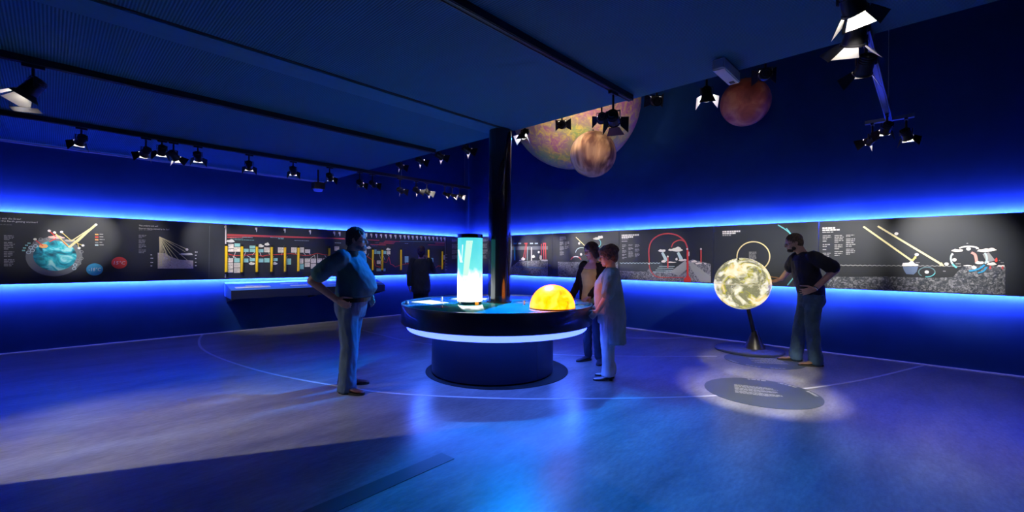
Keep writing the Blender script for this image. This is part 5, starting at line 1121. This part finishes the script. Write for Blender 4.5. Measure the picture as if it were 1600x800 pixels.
# --- older woman in a long grey-blue cardigan
def woman_grey():
    q = Person('person', 953, 5.38, (-1.0, 0.12), 'older woman with short brown hair in long grey cardigan and pale trousers'); r = q.root
    k = 0.925; V = lambda x, y, zz: Vector((x * k, y * k, zz * k))
    sh_l, sh_r = V(-.01, .175, 1.395), V(0.0, -.175, 1.395)
    wr_l = q.px(933, 487, 5.18); el_l = q.px(949, 462, 5.12); wr_r = Vector((wr_l.x + .02, -.06, wr_l.z + .01)); el_r = V(-.02, -.24, 1.08)
    hc, Q = V(0.035, 0, 1.615), head_rot(R_(10), R_(14)); nk = V(-.015, 0, 1.43)
    bm = bmesh.new(); head(bm, hc, Q, nk, 1.0, 1.05)
    loft(bm, [V(0, 0, .85)[:] + (.11, .14), V(0.02, 0, 1.05)[:] + (.115, .14), V(0.02, 0, 1.25)[:] + (.11, .15), V(-.005, 0, 1.40)[:] + (.075, .14), V(-.01, 0, 1.46)[:] + (.05, .08)])
    for a, b, c, sd_ in ((sh_r, el_r, wr_r, 1), (sh_l, el_l, wr_l, -1)):
        limb(bm, [a, b, c], [.050, .042, .029]); hand(bm, c, (0.55, 0.35 * sd_, -.6), (-.2, sd_, 0), 0.35, side=sd_, s=.92)
    for y in (-1, 1): limb(bm, [V(0, .08 * y, .86), V(0.02, .085 * y, .48), V(0, .09 * y, .10)], [.065, .045, .032])
    remeshed('body', bm, 0.0065, 2, mat('skin_fair', (0.66, 0.43, 0.33), .5), r); face_details(r, hc, Q, 1.0, lip_m)
    bm = bmesh.new()                                                   # pale blouse in front
    loft(bm, [V(0.045, 0, .86)[:] + (.125, .150), V(0.055, 0, 1.0)[:] + (.130, .150), V(0.06, 0, 1.15)[:] + (.130, .15), V(0.055, 0, 1.26)[:] + (.125, .15), V(0.03, 0, 1.37)[:] + (.085, .12), V(0.005, 0, 1.43)[:] + (.055, .07)])
    remeshed('blouse', bm, 0.010, 3, cloth('blouse_pale', (0.60, 0.52, 0.48), bump=.5), r)
    bm = bmesh.new()                                                   # cardigan with a long back
    loft(bm, [V(-.075, 0, .485)[:] + (.125, .205), V(-.065, 0, .60)[:] + (.125, .200), V(-.055, 0, .80)[:] + (.140, .200), V(-.03, 0, .95)[:] + (.150, .195), V(-.005, 0, 1.10)[:] + (.150, .190), V(0.0, 0, 1.25)[:] + (.140, .190), V(-.005, 0, 1.35)[:] + (.118, .188), V(-.015, 0, 1.42)[:] + (.088, .150), V(-.02, 0, 1.465)[:] + (.062, .075)])
    for y, a, b in ((-1, sh_r, el_r), (1, sh_l, el_l)): limb(bm, [a + Vector((0, -.03 * y, -.01)), a + (b - a) * .5, a + (b - a) * .92], [.078, .074, .072])
    remeshed('cardigan', bm, 0.010, 4, cloth('cardigan_grey', (0.23, 0.31, 0.33), .95, bump=.7, bscale=9), r)
    bm = bmesh.new(); loft(bm, [V(0.01, 0, .74)[:] + (.125, .15), V(0.01, 0, .86)[:] + (.130, .158), V(0.01, 0, .95)[:] + (.12, .145)])
    for y in (-1, 1):
        an = V(0.0 + .02 * y, .092 * y, .10); limb(bm, [V(0.01, .078 * y, .84), V(0.025, .085 * y, .48), an], [.100, .072, .066]); loft(bm, [(an.x, an.y, 0.055, .078, .070), (an.x, an.y, 0.16, .068, .062), (an.x, an.y, .24, .05, .05)], 20, 2.0)
    remeshed('trousers', bm, 0.010, 3, cloth('trousers_pale', (0.55, 0.58, 0.62), bump=.6, bscale=8), r)
    sm = mat('shoe_silver', (0.55, 0.52, 0.50), 0.3, metal=.3); sole = mat('sole_dark', (0.03, 0.025, 0.02), 0.7)
    for y in (-1, 1): shoe(r, V(-.065 + .02 * y, .092 * y, 0), R_(8 * y), 0.235, sm, sole, .052, .035, .038)
    f = lambda x, y, zz: hc + Q @ Vector((x, y, zz)); bm = bmesh.new()
    for p, rr in (((-0.025, 0, 0.045), (0.112, 0.094, 0.092)), ((-0.062, 0, 0.005), (0.070, 0.092, 0.085)), ((-0.068, 0, -0.045), (0.050, 0.072, 0.05)), ((0.05, 0, 0.085), (0.04, 0.06, 0.028))): ball(bm, f(*p), rr, Q)
    for j in range(16):
        a = random.uniform(0, 6.28); e_ = random.uniform(0.1, 1.3); ball(bm, f(-0.03 + .10 * math.cos(e_) * math.cos(a) - .01, .085 * math.cos(e_) * math.sin(a), .04 + .088 * math.sin(e_)), .024, None, 2)
    for y in (-1, 1): ball(bm, f(0.01, .078 * y, 0.0), (.03, .018, .04), Q, 2)
    remeshed('hair', bm, 0.008, 2, mat('hair_curly_brown', (0.10, 0.055, 0.032), 0.65, noise=.5, nscale=30, bump=1, bscale=45), r)
    glasses(r, hc, Q, 1.0)
woman_grey()

# --- woman seen from behind at the timeline
def woman_back():
    q = Person('person', 658, 9.55, (-0.10, 1.0), 'woman seen from behind in long dark cardigan, at the timeline wall'); r = q.root
    V = lambda x, y, zz: Vector((x, y, zz))
    sh_l, sh_r = V(-.01, .175, 1.41), V(-.01, -.175, 1.41); el_l, wr_l = V(-.02, .245, 1.12), V(0.03, .25, .86); el_r, wr_r = V(0.10, -.26, 1.19), V(0.11, -.15, 1.42)
    hc, Q = V(0.02, 0, 1.605), head_rot(R_(4), R_(-2)); nk = V(0, 0, 1.43)
    bm = bmesh.new(); head(bm, hc, Q, nk, .98, .95)
    loft(bm, [V(0, 0, .85)[:] + (.10, .14), V(0.0, 0, 1.05)[:] + (.09, .125), V(0.01, 0, 1.25)[:] + (.095, .14), V(0, 0, 1.38)[:] + (.075, .15), V(0, 0, 1.45)[:] + (.05, .08)])
    for a, b, c, d_, n_, sd_ in ((sh_l, el_l, wr_l, (0.15, 0, -1), (0, -1, 0), 1), (sh_r, el_r, wr_r, (-.1, .5, .9), (-.7, .6, 0), -1)):
        limb(bm, [a, b, c], [.042, .036, .026]); hand(bm, c, d_, n_, .3, side=sd_, s=.92)
    for y in (-1, 1): limb(bm, [V(0, .08 * y, .86), V(0.01, .085 * y, .48), V(-.01, .09 * y, .08)], [.065, .045, .032])
    remeshed('body', bm, 0.0075, 2, skin_m, r); face_details(r, hc, Q, .98, lip_m)
    bm = bmesh.new()
    loft(bm, [V(-.035, 0, .70)[:] + (.085, .150), V(-.02, 0, .76)[:] + (.125, .200), V(-.01, 0, .95)[:] + (.130, .195), V(0, 0, 1.12)[:] + (.118, .175), V(0, 0, 1.30)[:] + (.110, .180), V(-.005, 0, 1.39)[:] + (.09, .165), V(-.01, 0, 1.445)[:] + (.062, .085)])
    for a, b, c in ((sh_l, el_l, wr_l), (sh_r, el_r, wr_r)): limb(bm, [a, b, b + (c - b) * .9], [.064, .056, .046])
    remeshed('cardigan', bm, 0.012, 4, cloth('cardigan_charcoal', (0.045, 0.055, 0.065), .95, bump=.8, bscale=8), r)
    bm = bmesh.new(); loft(bm, [V(0, 0, .74)[:] + (.12, .15), V(0, 0, .86)[:] + (.125, .16), V(0, 0, .95)[:] + (.11, .145)])
    for y in (-1, 1): limb(bm, [V(0, .078 * y, .84), V(0.01, .085 * y, .48), V(-.01, .09 * y, .09)], [.092, .062, .05])
    remeshed('trousers', bm, 0.012, 3, cloth('trousers_black', (0.012, 0.014, 0.03)), r)
    sm = mat('shoe_dark', (0.04, 0.04, 0.06), 0.35); sole = mat('sole_dark', (0.03, 0.025, 0.02), 0.7)
    for y in (-1, 1): shoe(r, V(-.07, .09 * y, 0), R_(6 * y), 0.25, sm, sole, .06, 0, .040)
    f = lambda x, y, zz: hc + Q @ Vector((x, y, zz)); bm = bmesh.new()
    for p, rr in (((-0.022, 0, 0.036), (0.100, 0.084, 0.090)), ((-0.05, 0, -0.01), (0.060, 0.082, 0.08)), ((-0.12, 0, 0.0), (0.045, 0.045, 0.045)), ((-.075, 0, -.08), (.03, .045, .05))): ball(bm, f(*p), rr, Q)
    remeshed('hair', bm, 0.009, 2, mat('hair_reddish_dark', (0.035, 0.016, 0.014), 0.55, noise=.4, nscale=40, bump=.7, bscale=60), r)
woman_back()
